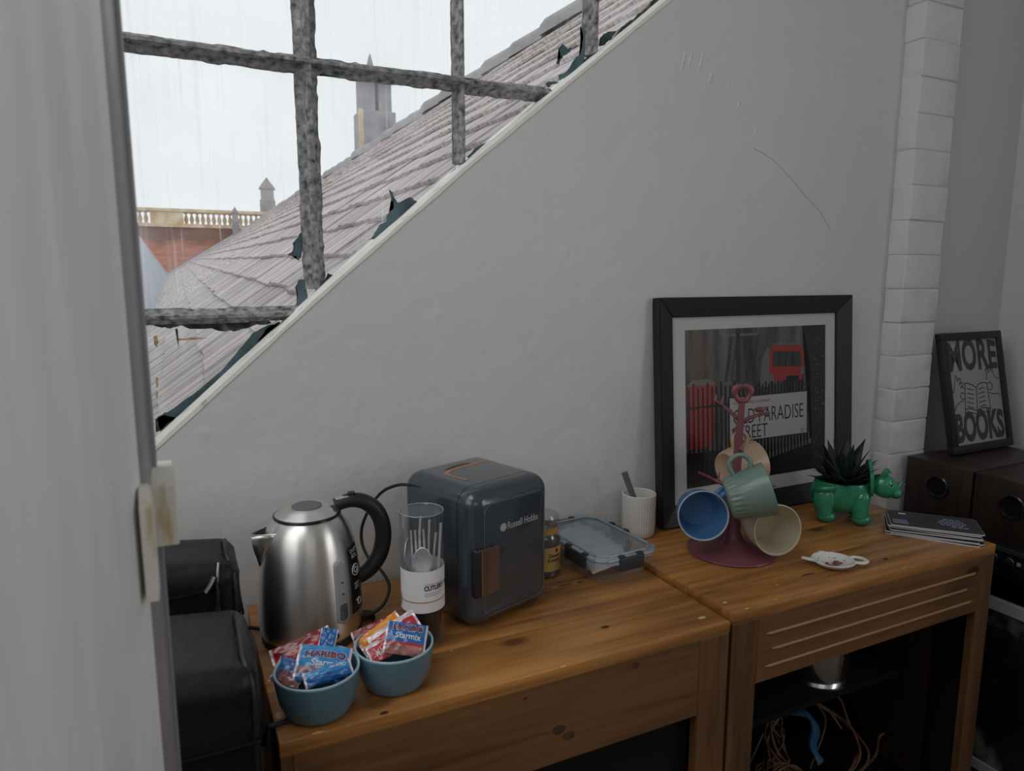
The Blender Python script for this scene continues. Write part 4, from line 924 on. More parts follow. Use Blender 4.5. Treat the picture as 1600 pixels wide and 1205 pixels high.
HS = lambda u0, v0, tw, th, u1, v1, tw1, th1: (('HARIBO', 'white_print', u0-.012, v0-.015, tw+.024, th+.03, .05, .0005), ('HARIBO', 'lettering_red', u0, v0, tw, th, .025, .0010), ('Starmix', 'white_print', u1, v1, tw1, th1, .015, .0008))
BL = (('foil_blue', 0, .22, 'a'), ('foil_clear', .22, .36, 'b'), ('foil_cyan', .36, 1, 'c'))
BD = (('foil_blue', 0, 1, 'a'),)
D1 = 1.06; D2 = 1.125
packet('red packet with maroon upper fold at the back of the near bowl', 474, 1024, D1+.035, .094, .045, .47, .25, -.1, (('foil_red', 0, .62, 'a'), ('foil_dred', .62, 1, 'b')), .005, (('MAOAM', 'crimp', -.42, -.2, .3, .22, .0, .0006),), 3)
packet('small dark blue packet end poking up behind the near bowl rim', 512, 1008, D1+.045, .026, .040, -.1, .2, 0, BD, .003, (), 4)
packet('blue packet facing up in the centre of the near bowl', 505, 1043, D1, .080, .056, .0, .55, 0, BL, .007, HS(-.36, .12, .76, .19, -.22, -.12, .58, .19), 5)
packet('blue packet with sweets picture at the left of the near bowl', 452, 1056, D1, .050, .040, -.25, .5, -.35, (('foil_clear', 0, .3, 'a'), ('foil_blue', .3, 1, 'b')), .005, (('HARIBO', 'white_print', -.42, -.22, .7, .24, .05, .0005), ('HARIBO', 'lettering_red', -.41, -.21, .68, .22, .02, .001)), 6)
packet('rolled bright blue packet lying along the front of the near bowl', 513, 1058, D1-.020, .072, .024, .47, .55, .1, (('foil_blue', 0, .45, 'a'), ('foil_cyan', .45, 1, 'b')), .008, (('HARIBO', 'white_print', .05, .1, .34, .26, .02, .0008),), 7)
packet('dark red packet at the back left of the far bowl', 583, 998, D2+.030, .066, .038, .42, .2, -.2, (('foil_dred', 0, 1, 'a'),), .005, (), 8)
packet('orange packet standing slanted in the far bowl', 597, 997, D2+.020, .078, .036, .70, .30, -.15, (('foil_orange', 0, 1, 'a'),), .007, (('MAO', 'lettering_red', .1, -.2, .3, .35, .01, .0008),), 9)
packet('red packet with pale crimped edge slanting across the far bowl', 618, 996, D2+.010, .084, .040, .62, .3, -.1, (('foil_red', 0, .8, 'a'), ('crimp', .8, 1, 'b')), .005, (), 10)
packet('red packet low at the front of the far bowl', 604, 1016, D2-.005, .062, .034, .55, .5, -.1, (('foil_red', 0, .8, 'a'), ('crimp', .8, 1, 'b')), .005, (('MAO', 'white_print', -.3, -.3, .3, .35, .01, .0008),), 11)
packet('blue packet leaning on the right rim of the far bowl', 634, 1004, D2-.006, .066, .052, -.06, .45, .1, (('foil_clear', 0, .30, 'b'), ('foil_red', .30, .36, 'd'), ('foil_blue', .36, 1, 'c')), .006, HS(-.34, .22, .72, .20, -.26, -.04, .62, .19), 12)

# ================================================================== COFFEE JAR
jc = (.700, 1.300, TZ); jr = .0375; jt = empty('coffee_jar', jc, math.radians(-27)); tag(jt, 'glass instant coffee jar half hidden behind the mini fridge', 'jar')
lathe('glass_wall', [(0, .001), (.033, .001), (jr, .006), (jr, .088), (.033, .098), (.0305, .101)], M['jar'], jt, 40)
lathe('coffee', [(0, .004), (.034, .004), (.0362, .008), (.0362, .083), (0, .083)], M['coffee'], jt, 40)
lathe('label_band', [(jr+.0003, .018), (jr+.0003, .072)], M['gold_label'], jt, 48)
lathe('neck_band', [(.0312, .098), (.0312, .112)], pm('orange_neck', (.55, .26, .06), .4), jt, 40)
lathe('stopper', [(.030, .100), (.031, .113), (.0335, .116), (.0335, .134), (.030, .140), (0, .141)], M['jar'], jt, 40)
def jwarp(a0, z0): return lambda x, y, d: Vector(((jr+.0005+d)*math.sin(math.radians(a0)+x/jr), -(jr+.0005+d)*math.cos(math.radians(a0)+x/jr), z0+y))
text('label_lettering', 'Douwe', M['ink'], jt, .028, .0090, jwarp(18, .0495), offset=.02); text('label_lettering', 'Egberts', M['ink'], jt, .032, .0095, jwarp(14, .0375), offset=.02)
bm = bmesh.new(); q = [bm.verts.new(jwarp(48, .0645)(.0042*math.cos(a*PI/8), .0042*math.sin(a*PI/8), .0002)) for a in range(16)]; bm.faces.new(q); finish('label_emblem', bm, M['lettering_red'], jt)

# ================================================================== FOOD CONTAINER with sachets
cc = (.835, 1.300, TZ); ct_ = empty('food_container', cc, math.radians(4)); tag(ct_, 'clear food box with blue tinted lid and dark side clips', 'container')
CW, CL, CH = .158, .245, .058
bm = bmesh.new(); rings_ = []
for (f_, z) in ((.78, .002), (.80, .001), (.88, .012), (.97, CH-.004), (1.0, CH)):
    rings_.append([bm.verts.new((x, y, z)) for x, y in rrect(CW*f_-.002, CL*f_-.002*1, .030*f_)])
for A, B in zip(rings_[:-1], rings_[1:]):
    for i in range(len(A)): bm.faces.new((A[i], A[(i+1) % len(A)], B[(i+1) % len(B)], B[i]))
bm.faces.new(rings_[0])
autosmooth(finish('box_body', bm, clear('box_plastic', (.95, .96, .97), .10, .08, .10, (.6, .66, .7)), ct_), 50)
bm = bmesh.new(); bm_prism(bm, rrect(CW-.02, CL-.02, .026), lambda p: (p[0], p[1], CH+.003), lambda p: (p[0], p[1], CH+.006)); lidp = finish('lid_panel', bm, M['lid'], ct_)
for (gx, z, r, mt) in ((.006, CH+.001, .0042, 'lid_rim'), (-.012, CH+.007, .0026, 'lid_rim')):
    tube('lid_rim', [(x, y, z) for x, y in rrect(CW+gx, CL+gx, .032)], r, M[mt], ct_, 8, True, 2)
bm = bmesh.new(); oa = rrect(CW+.010, CL+.010, .034); ia = rrect(CW-.016, CL-.016, .028)
A = [[bm.verts.new((x, y, z)) for x, y in P_] for P_, z in ((oa, CH-.006), (oa, CH+.004), (ia, CH+.006))]
for a_, b_ in zip(A[:-1], A[1:]):
    for i in range(len(a_)): bm.faces.new((a_[i], a_[(i+1) % len(a_)], b_[(i+1) % len(b_)], b_[i]))
autosmooth(finish('lid_skirt', bm, M['lid_rim'], ct_), 40)
for (x, y, rz, w_) in ((0, -CL/2-.008, 0, .066), (-CW/2-.008, -.045, -PI/2, .080), (0, CL/2+.008, PI, .06), (CW/2+.008, .02, PI/2, .07)):
    c_ = rbox('clip', (0, 0, CH-.010), (w_, .006, .030), .0028, M['clip'], ct_, 3); c_.location = (x, y, 0); c_.rotation_euler = (0, 0, rz)
    for s in (-1, 1):
        h_ = box('clip_hinge', (s*(w_/2-.009), .004, CH+.006), (.014, .010, .006), M['clip'], c_, .001, 1)
def sheet(name, label, loc, rz, w_, h_, bend, tilt, lift):
    bm = bmesh.new(); g = [[bm.verts.new((w_*(i/10-.5), h_*(j/8-.5), bend*math.sin(PI*i/10)+.0012*math.sin(i*1.7+j))) for j in range(9)] for i in range(11)]
    for i in range(10):
        for j in range(8): bm.faces.new((g[i][j], g[i+1][j], g[i+1][j+1], g[i][j+1]))
    o = autosmooth(finish(name, bm, M['paper']), 60); s_ = o.modifiers.new('thick', 'SOLIDIFY'); s_.thickness = .0014
    o.matrix_world = Matrix.Translation(cc) @ Matrix.Rotation(math.radians(4), 4, 'Z') @ Matrix.Translation((*loc, lift)) @ Matrix.Rotation(rz, 4, 'Z') @ Matrix.Rotation(tilt, 4, 'X') ; tag(o, label, 'sachet', 'paper sachets in the food box')
for k in range(9):
    sheet('paper_sachet', 'white paper sachet lying in the clear food box', (random.uniform(-.006, .006), -.052+k*.0155, ), random.uniform(-.12, .12), .118-.004*(k % 3), .050, .009, .52+random.uniform(-.06, .06), .026+.0014*k)

# ================================================================== FLUTED CUP with stick
cu_ = empty('fluted_cup', (1.012, 1.380, TZR)); tag(cu_, 'white ribbed china cup with a grey stick in it', 'cup')
def flute(a, z): return 1+(.018*abs(math.cos(a*20)) if z < .100 else 0)
lathe('cup_wall', [(0, .001), (.036, .001), (.0390, .005), (.0405, .02), (.0410, .098), (.0420, .1025), (.0422, .106), (.0405, .1075), (.0385, .106), (.0370, .02), (0, .008)], M['cup'], cu_, 240, flute, ang=35)
bm = bmesh.new(); bm_box(bm, (0, 0, .085), (.0150, .004, .170), 0, .001, 1); o = finish('grey_stick', bm, M['grey_plastic']); tag(o, 'flat grey plastic stick leaning out of the ribbed cup', 'stick')
o.matrix_world = Matrix.Translation((1.028, 1.374, TZR+.012)) @ Matrix.Rotation(math.radians(-23), 4, 'Y') @ Matrix.Rotation(math.radians(-20), 4, 'Z')
# ================================================================== MUG TREE AND MUGS
TR = Vector((1.145, 1.194, TZR)); mt_ = empty('mug_tree', TR); tag(mt_, 'burgundy metal mug tree with a heart ring on top', 'mug stand')
lathe('base', [(0, 0), (.098, 0), (.102, .003), (.101, .006), (.085, .010), (.045, .018), (.026, .030), (.019, .050), (.0165, .075), (0, .08)], M['tree'], mt_, 64)
def trp(px, py, d=1.65): return at(px, py, d)-TR
tube('stem', [(0, 0, .06), (RT.x*.0015, RT.y*.0015, .16), (RT.x*.004, RT.y*.004, .26), (RT.x*.0072, RT.y*.0072, .357)], lambda q: .0140-.0075*q, M['tree'], mt_, 16)
# heart with a round hole: a fat ring with two lobes
hx = Vector((RT.x, RT.y, 0)).normalized(); hc = Vector((0, 0, .376))+hx*.0075; hy = Vector((0, 0, 1)); hn = hx.cross(hy)
bm = bmesh.new(); N_ = 48
def heart(a):
    d = Vector((math.sin(a), math.cos(a))); best = 0
    for (cx_, cy_, r_) in ((-.0092, .0055, .0165), (.0092, .0055, .0165), (0, -.0035, .0200)):
        c_ = Vector((cx_, cy_)); b_ = d.dot(c_); q_ = b_*b_-c_.length_squared+r_*r_
        if q_ > 0: best = max(best, b_+math.sqrt(q_))
    return d.x*best, d.y*best
ho = [heart(2*PI*k/N_) for k in range(N_)]; hi = [(.0115*math.cos(math.atan2(p[1], p[0])), .0115*math.sin(math.atan2(p[1], p[0]))) for p in ho]
prof_ = [(0, -.004), (.25, -.0065), (.75, -.0065), (1, -.003), (1, .003), (.75, .0065), (.25, .0065), (0, .004)]
rg = []
for k in range(N_):
    rg.append([bm.verts.new(hc+hx*(hi[k][0]+(ho[k][0]-hi[k][0])*s)+hy*(hi[k][1]+(ho[k][1]-hi[k][1])*s)+hn*d) for s, d in prof_])
for k in range(N_):
    A, B = rg[k], rg[(k+1) % N_]
    for j in range(8): bm.faces.new((A[j], A[(j+1) % 8], B[(j+1) % 8], B[j]))
autosmooth(finish('heart_ring', bm, M['tree'], mt_), 50)
brs = [((1155, 648), (1135, 638), (1117, 626), 1.65), ((1160, 655), (1180, 650), (1203, 645), 1.64), ((1150, 762), (1120, 752), (1091, 738), 1.67), ((1150, 755), (1190, 760), (1212, 759), 1.70)]
for i, (a, b_, c_, d) in enumerate(brs):
    tube('branch', [Vector((0, 0, trp(*a).z)), trp(*b_, d), trp(*c_, d)], lambda q: .0050-.002*q, M['tree'], mt_, 10)
tube('branch', [Vector((0, 0, trp(1158, 712).z)), trp(1158, 706, 1.60), trp(1159, 700, 1.545)], lambda q: .006-.001*q, M['tree'], mt_, 10)
tube('branch', [Vector((0, 0, trp(1158, 690).z)), trp(1150, 683, 1.70), trp(1146, 672, 1.74)], lambda q: .006-.002*q, M['tree'], mt_, 10)
for (p, q, d) in (((1127, 632), (1130, 619), 1.65), ((1118, 627), (1119, 616), 1.65), ((1122, 752), (1124, 738), 1.67), ((1154, 676), (1149, 668), 1.65)):
    tube('twig', [trp(*p, d), trp(*q, d)], lambda t_: .0036-.002*t_, M['tree'], mt_, 8, straight=True)
bm = bmesh.new(); r = bmesh.ops.create_uvsphere(bm, u_segments=14, v_segments=10, radius=1)
for v in bm.verts:
    s = v.co.x; v.co = Vector((v.co.x*.0135, v.co.y*.0062*(1-.35*max(0, s)), v.co.z*.0068*(1-.4*max(0, s))))
bird = finish('bird', bm, M['tree'], mt_, True, trp(1188, 640, 1.64), (0, -.12, -YAW))
tube('bird_tail', [(.008, 0, .002), (.020, 0, .004)], lambda q: .0035, M['tree'], bird, 8, straight=True, flat=.5); tube('bird_beak', [(-.012, 0, .002), (-.018, 0, .0025)], lambda q: .002-.0017*q, M['tree'], bird, 6, straight=True)
def mug(label, mkey, centre, axis, hand, rt_=.0565, rb=.045, H=.086, rim=None):
    """centre = middle of the mug; axis = opening direction; hand = handle direction; both in (right, up, toward camera)"""
    def cv(v): return (RT*v[0]+UP*v[1]-FW*v[2]).normalized()
    z = cv(axis); x = cv(hand); x = (x-z*x.dot(z)).normalized(); y = z.cross(x); o_ = Vector(centre)-z*H/2
    mw = Matrix(((x.x, y.x, z.x, o_.x), (x.y, y.y, z.y, o_.y), (x.z, y.z, z.z, o_.z), (0, 0, 0, 1)))
    t = empty('mug', mat=mw); tag(t, label, 'mug', 'mugs hanging on the mug tree')
    def rib(a, zz): return 1+(.020*(math.cos(a*26)) if .006 < zz < .026 else 0)
    outer = [(0, .002), (rb*.80, .002), (rb*.84, .0), (rb*.92, 0), (rb*.98, .004)]+[(rb+(rt_-rb)*.35*k/5, .0065+.0045*k) for k in range(5)]+[(rb+(rt_-rb)*.42, .030), (rb+(rt_-rb)*.8, .058), (rt_, H-.002)]
    lathe('mug_wall', outer, M[mkey], t, 130, rib, ang=60)
    lathe('mug_inside', [(rt_-.0035, H-.002), (rb+(rt_-rb)*.75-.0035, .055), (rb-.003, .016), (rb*.8, .0085), (0, .008)], M[mkey], t, 64)
    lathe('mug_lip', [(rt_, H-.002), (rt_+.0002, H-.0005), (rt_-.0018, H+.0006), (rt_-.0035, H-.002)], M[rim or mkey], t, 64)
    tube('mug_handle', [(rb+(rt_-rb)*.75-.003, 0, .064), (rt_+.012, 0, .068), (rt_+.027, 0, .056), (rt_+.027, 0, .038), (rt_+.014, 0, .024), (rb+(rt_-rb)*.3-.002, 0, .027)], .0052, M[mkey], t, 12, flat=1.35, ref=(0, 1, 0))
    return t
mug('blue mug facing out at the lower left of the mug tree', 'mug_blue', at(1093, 800, 1.60), (-.06, -.03, 1), (.74, .67, 0), rim='mug_blue_rim')
mug('sage green mug hanging sideways at the front of the mug tree', 'mug_green', at(1170, 772, 1.50), (.93, .30, .20), (-.30, .93, .0), .0575, .044, .090)
mug('cream mug with open mouth at the lower right of the mug tree', 'mug_cream', at(1199, 821, 1.60), (.18, -.06, .97), (-.55, .83, 0.1), .0575, .045, .088)
mug('sand coloured mug hanging behind the mug tree stem', 'mug_peach', at(1156, 728, 1.73), (.90, .14, -.38), (-.40, .85, .30), .0565, .044, .088)

# ================================================================== LARGE FRAMED POSTER
LEAN = math.atan(.045/.5825)
pf = empty('framed_poster', mat=Matrix.Translation((1.080, 1.392, TZR+.003)) @ Matrix.Rotation(-LEAN, 4, 'X')); tag(pf, 'large black framed street sign poster leaning on the wall', 'framed picture')
FWd, FHt, Bd = .686, .584, .050
def fbar(poly):
    bm = bmesh.new(); a = [bm.verts.new((p[0], -.012 if p[2] else -.026, p[1])) for p in poly]; b_ = [bm.verts.new((p[0], .006, p[1])) for p in poly]
    bm.faces.new(a); bm.faces.new(b_[::-1])
    for i in range(4): bm.faces.new((a[i], b_[i], b_[(i+1) % 4], a[(i+1) % 4]))
    bmesh.ops.bevel(bm, geom=[e for e in bm.edges], offset=.0015, segments=2, affect='EDGES'); autosmooth(finish('frame_bar', bm, M['black_frame'], pf))
g = .0003
fbar([(0, 0, 0), (FWd, 0, 0), (FWd-Bd-g, Bd, 1), (Bd+g, Bd, 1)]); fbar([(0, FHt, 0), (FWd, FHt, 0), (FWd-Bd-g, FHt-Bd, 1), (Bd+g, FHt-Bd, 1)])
fbar([(0, g, 0), (0, FHt-g, 0), (Bd, FHt-Bd-g, 1), (Bd, Bd+g, 1)]); fbar([(FWd, g, 0), (FWd, FHt-g, 0), (FWd-Bd, FHt-Bd-g, 1), (FWd-Bd, Bd+g, 1)])
box('mount', (FWd/2, -.004, FHt/2), (FWd-.07, .004, FHt-.07), M['mount'], pf)
PY = -.0066
pr = box('print', (0, 0, 0), (.504, .001, .412), M['print_bg'], pf); pr.location = (.3445, PY+.0002, .295)
def ink(name, col, rough=.3): return pm('print_'+name, col, rough)
PR = {k: ink(k, c) for k, c in dict(red=(.30, .030, .028), dred=(.16, .025, .022), white=(.42, .43, .42), sign=(.36, .37, .365), black=(.010, .010, .012), dark=(.022, .024, .028), brown=(.085, .060, .042), grey=(.13, .13, .125), glass=(.035, .045, .045), redtext=(.32, .08, .07)).items()}
def shape(name, poly, mat_, lift, parent=None):
    o = prism(name, [(a-.3445, b_-.295) for a, b_ in poly], -.0005-lift-.0003, -.0004-lift+.0001, mat_, pr); return o
def rect(name, u0, u1, v0, v1, mat_, lift): return shape(name, [(u0, v0), (u1, v0), (u1, v1), (u0, v1)], mat_, lift)
rect('printed_wall', .115, .150, .36, .501, PR['brown'], 0)
rect('printed_wall', .0925, .596, .09, .180, PR['black'], 0)
rect('printed_banner', .205, .345, .480, .486, PR['grey'], .0002); rect('printed_banner', .205, .211, .480, .500, PR['grey'], .0002); rect('printed_banner', .339, .345, .480, .500, PR['grey'], .0002)
rect('printed_post', .262, .274, .36, .501, PR['dark'], .0002)
for u, w_ in ((.222, .004), (.245, .003), (.295, .005), (.318, .003), (.228, .003)): shape('printed_branch', [(u, .36), (u+w_, .36), (u+w_+.02, .48), (u+.02, .48)], PR['dark'], .0001)
shape('printed_van', [(.345, .34), (.380, .335), (.385, .44), (.372, .445), (.355, .415)], PR['grey'], .0002)
shape('printed_bus', [(.378, .352), (.505, .347), (.512, .37), (.510, .43), (.500, .445), (.392, .450), (.382, .436)], PR['red'], .0004)
shape('printed_bus_window', [(.392, .392), (.500, .388), (.498, .428), (.394, .434)], PR['glass'], .0006)
for u in (.415, .440, .468): rect('printed_bus_pillar', u, u+.004, .390, .431, PR['black'], .0008)
shape('printed_bus_roof', [(.392, .451), (.500, .446), (.498, .452), (.400, .456)], PR['grey'], .0005)
rect('printed_headlamp', .380, .396, .352, .372, PR['grey'], .0007); rect('printed_headlamp', .498, .512, .366, .386, PR['grey'], .0007)
shape('printed_bumper', [(.440, .347), (.495, .346), (.490, .362), (.445, .362)], PR['black'], .0007)
shape('printed_trunk', [(.545, .09), (.596, .09), (.596, .501), (.505, .501), (.515, .46), (.535, .40), (.540, .25)], PR['dark'], .0003)
for k in range(26):
    u = .545+random.uniform(0, .045); v = random.uniform(.12, .47); rect('printed_bark', u, u+random.uniform(.004, .014), v, v+.002, PR['grey'], .0005)
shape('printed_letter_box', [(.098, .19), (.182, .19), (.188, .352), (.180, .362), (.104, .362), (.096, .35)], PR['red'], .0003)
shape('printed_letter_box_cap', [(.094, .356), (.192, .356), (.176, .371), (.112, .371)], PR['grey'], .0004)
for k in range(13):
    u = .098+k*.0155; rect('printed_railing', u, u+.0062, .10, .350+.012*(k % 3 == 1), PR['black'], .0006)
for k in range(5): rect('printed_gap_light', .206+k*.018, .209+k*.018, .20, .33, PR['grey'], .0004)
rect('printed_rail_bar', .0925, .24, .296, .302, PR['black'], .0007)
for k in range(24):
    u = .235+k*.0125; rect('printed_railing', u, u+.0068, .105+k*.0022, .212, PR['black'], .0004); rect('printed_railing_light', u+.0074, u+.0102, .125+k*.0016, .196, PR['grey'], .0003)
for k in range(16): rect('printed_spike', .33+k*.0115, .336+k*.0115, .315, .346+.006*(k % 2), PR['black'], .0005)
rect('printed_rail_bar', .33, .596, .335, .338, PR['dark'], .0006)
shape('printed_kerb', [(.30, .125), (.54, .165), (.54, .178), (.30, .140)], PR['grey'], .0002)
sg = rect('printed_sign_edge', .234, .526, .193, .319, PR['black'], .0008); rect('printed_sign', .238, .522, .197, .315, PR['sign'], .0011)
def pw(u0, v0): return lambda x, y, d: Vector((u0+x-.3445, -.0005-.0016-d, v0+y-.295))
text('sign_lettering', 'OLD PARADISE', PR['black'], pr, .258, .040, pw(.250, .243), .0002, -.008); text('sign_lettering', 'STREET', PR['black'], pr, .120, .037, pw(.252, .201), .0002, -.008)
text('sign_lettering', 'London Borough of Lambeth', PR['redtext'], pr, .130, .010, pw(.250, .295), .0002); text('sign_lettering', 'SE11', PR['grey'], pr, .017, .010, pw(.498, .201), .0002)

# ================================================================== GREEN ANIMAL PLANTER
pt = empty('animal_planter', (1.562, 1.240, TZR), math.radians(-43)); pt.scale = (.84, .90, 1); tag(pt, 'green glazed horned animal planter standing on four feet', 'planter')
lathe('body', [(0, .026), (.030, .026), (.047, .034), (.0585, .055), (.0610, .078), (.0575, .100), (.0560, .106), (.0535, .107), (.0520, .104), (.0530, .085), (0, .080)], M['planter'], pt, 56, lambda a, z: 1+.03*math.cos(2*a)*0, 1.42, 1.0)
def blob(name, c, s, parent, rot=(0, 0, 0), m='planter', seg=20):
    bm = bmesh.new(); bmesh.ops.create_uvsphere(bm, u_segments=seg, v_segments=14, radius=1); bmesh.ops.transform(bm, matrix=Matrix.Diagonal((*s, 1)), verts=bm.verts)
    return finish(name, bm, M[m], parent, True, c, rot)
for (x, y) in ((.050, -.034), (.050, .034), (-.050, -.034), (-.050, .034)):
    lg = tube('leg', [(x*.95, y*.95, .070), (x, y*1.12, .045), (x+.003, y*1.15, .016)], lambda q: .0285-.006*q, M['planter'], pt, 16); f_ = blob('foot', (x+.006, y*1.15, .0165), (.0285, .0235, .0165), lg)
blob('haunch', (-.052, -.045, .062), (.034, .018, .034), pt); blob('haunch', (-.052, .045, .062), (.034, .018, .034), pt)
blob('shoulder', (.050, -.043, .060), (.024, .018, .034), pt, (0, .4, 0)); blob('shoulder', (.050, .043, .060), (.024, .018, .034), pt, (0, .4, 0))
tube('tail', [(-.080, -.030, .085), (-.066, -.056, .092), (-.040, -.062, .097), (-.030, -.060, .101)], lambda q: .010-.004*q, M['planter'], pt, 12)
# collar frill: upright plate behind the head
bm = bmesh.new(); poly = []
for k in range(21):
    a = math.radians(-60+300*k/20); poly.append((.045*math.cos(a), .050*math.sin(a)+.110))
bm_prism(bm, [(p[0], p[1]) for p in poly], lambda p: (.082, p[0], p[1]), lambda p: (.092, p[0], p[1])); bmesh.ops.bevel(bm, geom=[e for e in bm.edges if len(e.link_faces) == 2 and e.calc_face_angle(0) > 1], offset=.003, segments=2, affect='EDGES')
fo = autosmooth(finish('frill', bm, M['planter'], pt), 50); fo.rotation_euler = (0, -.10, 0); fo.location = (.002, 0, 0)
bm = bmesh.new(); bmesh.ops.create_uvsphere(bm, u_segments=24, v_segments=18, radius=1)
for v in bm.verts:
    x, y, z = v.co; k = 1-.28*max(0, x)-.10*max(0, x)**2; v.co = Vector((x*.045, y*.029*k, z*.032*k-.008*max(0, x)+.004*max(0, x-.5)))
hd = finish('head', bm, M['planter'], pt, True, (.124, 0, .100), (0, .12, 0))
blob('muzzle', (.030, 0, -.012), (.020, .021, .016), hd)
tube('nose_horn', [(.036, 0, .004), (.041, 0, .014), (.044, 0, .022)], lambda q: .007-.0055*q, M['planter'], hd, 10)
for y in (-.014, .0, .014): tube('brow_tuft', [(-.010, y, .025), (-.006, y*1.2, .038), (.004, y*1.3, .043)], lambda q: .0055-.0035*q, M['planter'], hd, 8)
for s in (-1, 1): blob('eye', (.010, s*.0245, .010), (.0032, .0022, .0032), hd, (0, 0, 0), 'black_gloss', 10); tube('mouth', [(.014, s*.0225, -.016), (.026, s*.0215, -.020), (.040, s*.0155, -.017)], .0011, M['black'], hd, 6)
pl = empty('succulent', (1.562, 1.240, TZR+.082), .4); tag(pl, 'dark spiky succulent growing in the green planter', 'plant')
lathe('soil', [(0, -.001), (.046, -.001), (.046, .012), (.03, .017), (0, .018)], M['soil'], pl, 32, None, 1, 1)
bm = bmesh.new(); S_ = 7; prev = None
for i in range(S_+1):
    q = i/S_; wd = .5*(math.sin(PI*min(.5, q*.8+.22)) if q < .35 else max(0.02, (1-q)/.65)); ring = [bm.verts.new(p) for p in ((-wd*.16, 0+.12*q*q, q), (0, -.05*wd+.12*q*q, q), (wd*.16, 0+.12*q*q, q), (0, .10*wd+.12*q*q, q))]
    if prev:
        for k in range(4): bm.faces.new((prev[k], prev[(k+1) % 4], ring[(k+1) % 4], ring[k]))
    prev = ring
bm.faces.new(prev); lf = finish('leaf', bm, M['leaf'], pl, True)
def leaf(az, tl, L_, wdt, c=(0, 0, .012), first=[True]):
    o = lf if first[0] else copies(lf, pl); first[0] = False
    o.matrix_basis = Matrix.Translation(c) @ Matrix.Rotation(az, 4, 'Z') @ Matrix.Rotation(-tl, 4, 'X') @ Matrix.Diagonal((L_*wdt, L_, L_, 1))
rnd = random.Random(4)
for k in range(30):
    az = k*2.39996; q = k/30; leaf(az, .08+1.15*(q**.85)+rnd.uniform(-.1, .1), .130-.045*q+rnd.uniform(-.012, .012), 2.6, (.012*math.cos(az+1.57), .012*math.sin(az+1.57), .015))
for k in range(16):
    az = k*2.4; leaf(az, .2+.9*k/16, .045+rnd.uniform(-.005, .01), 1.5, (.036, -.026, .02))

# ================================================================== TEAPOT-SHAPED TEABAG REST
ts = empty('teabag_rest', (1.288, 1.030, TZR), math.radians(-24)); tag(ts, 'white teapot shaped china teabag rest with small flowers', 'dish')
ds = lathe('dish', [(0, .001), (.020, .001), (.031, .006), (.037, .0125), (.0385, .0145), (.0370, .0158), (.0345, .0145), (.029, .0085), (.018, .005), (0, .0045)], M['china'], ts, 56, None, 1.22, 1.15)
tube('spout', [(-.040, .004, .0125), (-.052, .010, .013), (-.064, .016, .014)], lambda q: .0085-.003*q, M['china'], ts, 12, flat=.5, ref=(0, 0, 1))
tube('handle', [(.042, -.012, .0125), (.058, -.018, .013), (.072, -.008, .013), (.070, .008, .013), (.056, .016, .013), (.040, .012, .0125)], .0056, M['china'], ts, 10, flat=.6, ref=(0, 0, 1))
blob('lid_knob', (-.004, .046, .0125), (.010, .007, .004), ts, m='china')
M['petal'] = pm('printed_flowers', (.30, .22, .16), .3); M['petal2'] = pm('printed_leaves', (.20, .25, .16), .3)
for k in range(14):
    a = rnd.uniform(.2, 2.9); r_ = rnd.uniform(.024, .032); zz = .0051+(r_-.018)/(.029-.018)*.0035
    blob('printed_flower', (r_*1.22*math.cos(a), r_*1.15*math.sin(a), zz+.0005), (.0017, .0013, .0007), ds, m='petal' if k % 2 else 'petal2', seg=8)
tl_ = empty('tea_leaves', (1.283, 1.026, TZR+.0052)); tag(tl_, 'little heap of brown tea leaves in the teabag rest', 'tea leaves')
for k in range(22): blob('tea_flake', (rnd.uniform(-.020, .020), rnd.uniform(-.008, .008), .0012+rnd.uniform(0, .0025)), (.0042, .0028, .0016), tl_, (0, 0, rnd.uniform(0, 3)), 'tea', 8)

# ================================================================== STACK OF LEAFLETS
cz = TZR
for k in range(7):
    rz = math.radians(-50.5+(-3, 1.5, -1, 2, -2.5, .5, 2.2)[k]); c = Vector((1.682+(.0, .004, -.003, .002, .006, .0, .003)[k], 1.066+(.002, -.003, .004, 0, .002, .003, -.001)[k], 0))
    t = empty('leaflet', (c.x, c.y, cz), rz); tag(t, ('bottom leaflet of the stack on the right cabinet', 'second leaflet from the bottom of the stack', 'third leaflet from the bottom of the stack', 'middle leaflet of the stack on the right cabinet', 'third leaflet from the top of the stack', 'second leaflet from the top of the stack', 'topmost dark leaflet with pale lettering on the stack')[k], 'leaflet', 'stack of leaflets')
    bm = bmesh.new(); P_ = rrect(.200, .122, .008); bm_prism(bm, P_, lambda p: (p[0], p[1], .0), lambda p: (p[0], p[1], .0024)); finish('card', bm, M['card_edge'], t)
    bm = bmesh.new(); P_ = rrect(.1985, .1205, .008); bm_prism(bm, P_, lambda p: (p[0], p[1], .0025), lambda p: (p[0], p[1], .0030)); fc = finish('printed_face', bm, M['card_dark'], t)
    if k == 6:
        for (u, v, ww) in ((.030, .028, .050), (.022, .014, .062), (.014, .0, .070), (.018, -.014, .062), (.040, -.028, .040)):
            for q in range(int(ww/.013)): box('pale_print', (u+q*.0130, v, .0032), (.0105, .0075, .0005), M['card_ink'], fc)
        for v in (.012, .0, -.012): box('pale_print', (-.076, v-.03, .0032), (.034, .007, .0005), M['card_ink'], fc)
        box('pale_mark', (-.066, .038, .0032), (.016, .008, .0005), M['white_print'], fc)
    cz += .0036 if k not in (2, 4) else .0062
    if k in (2, 4): pass

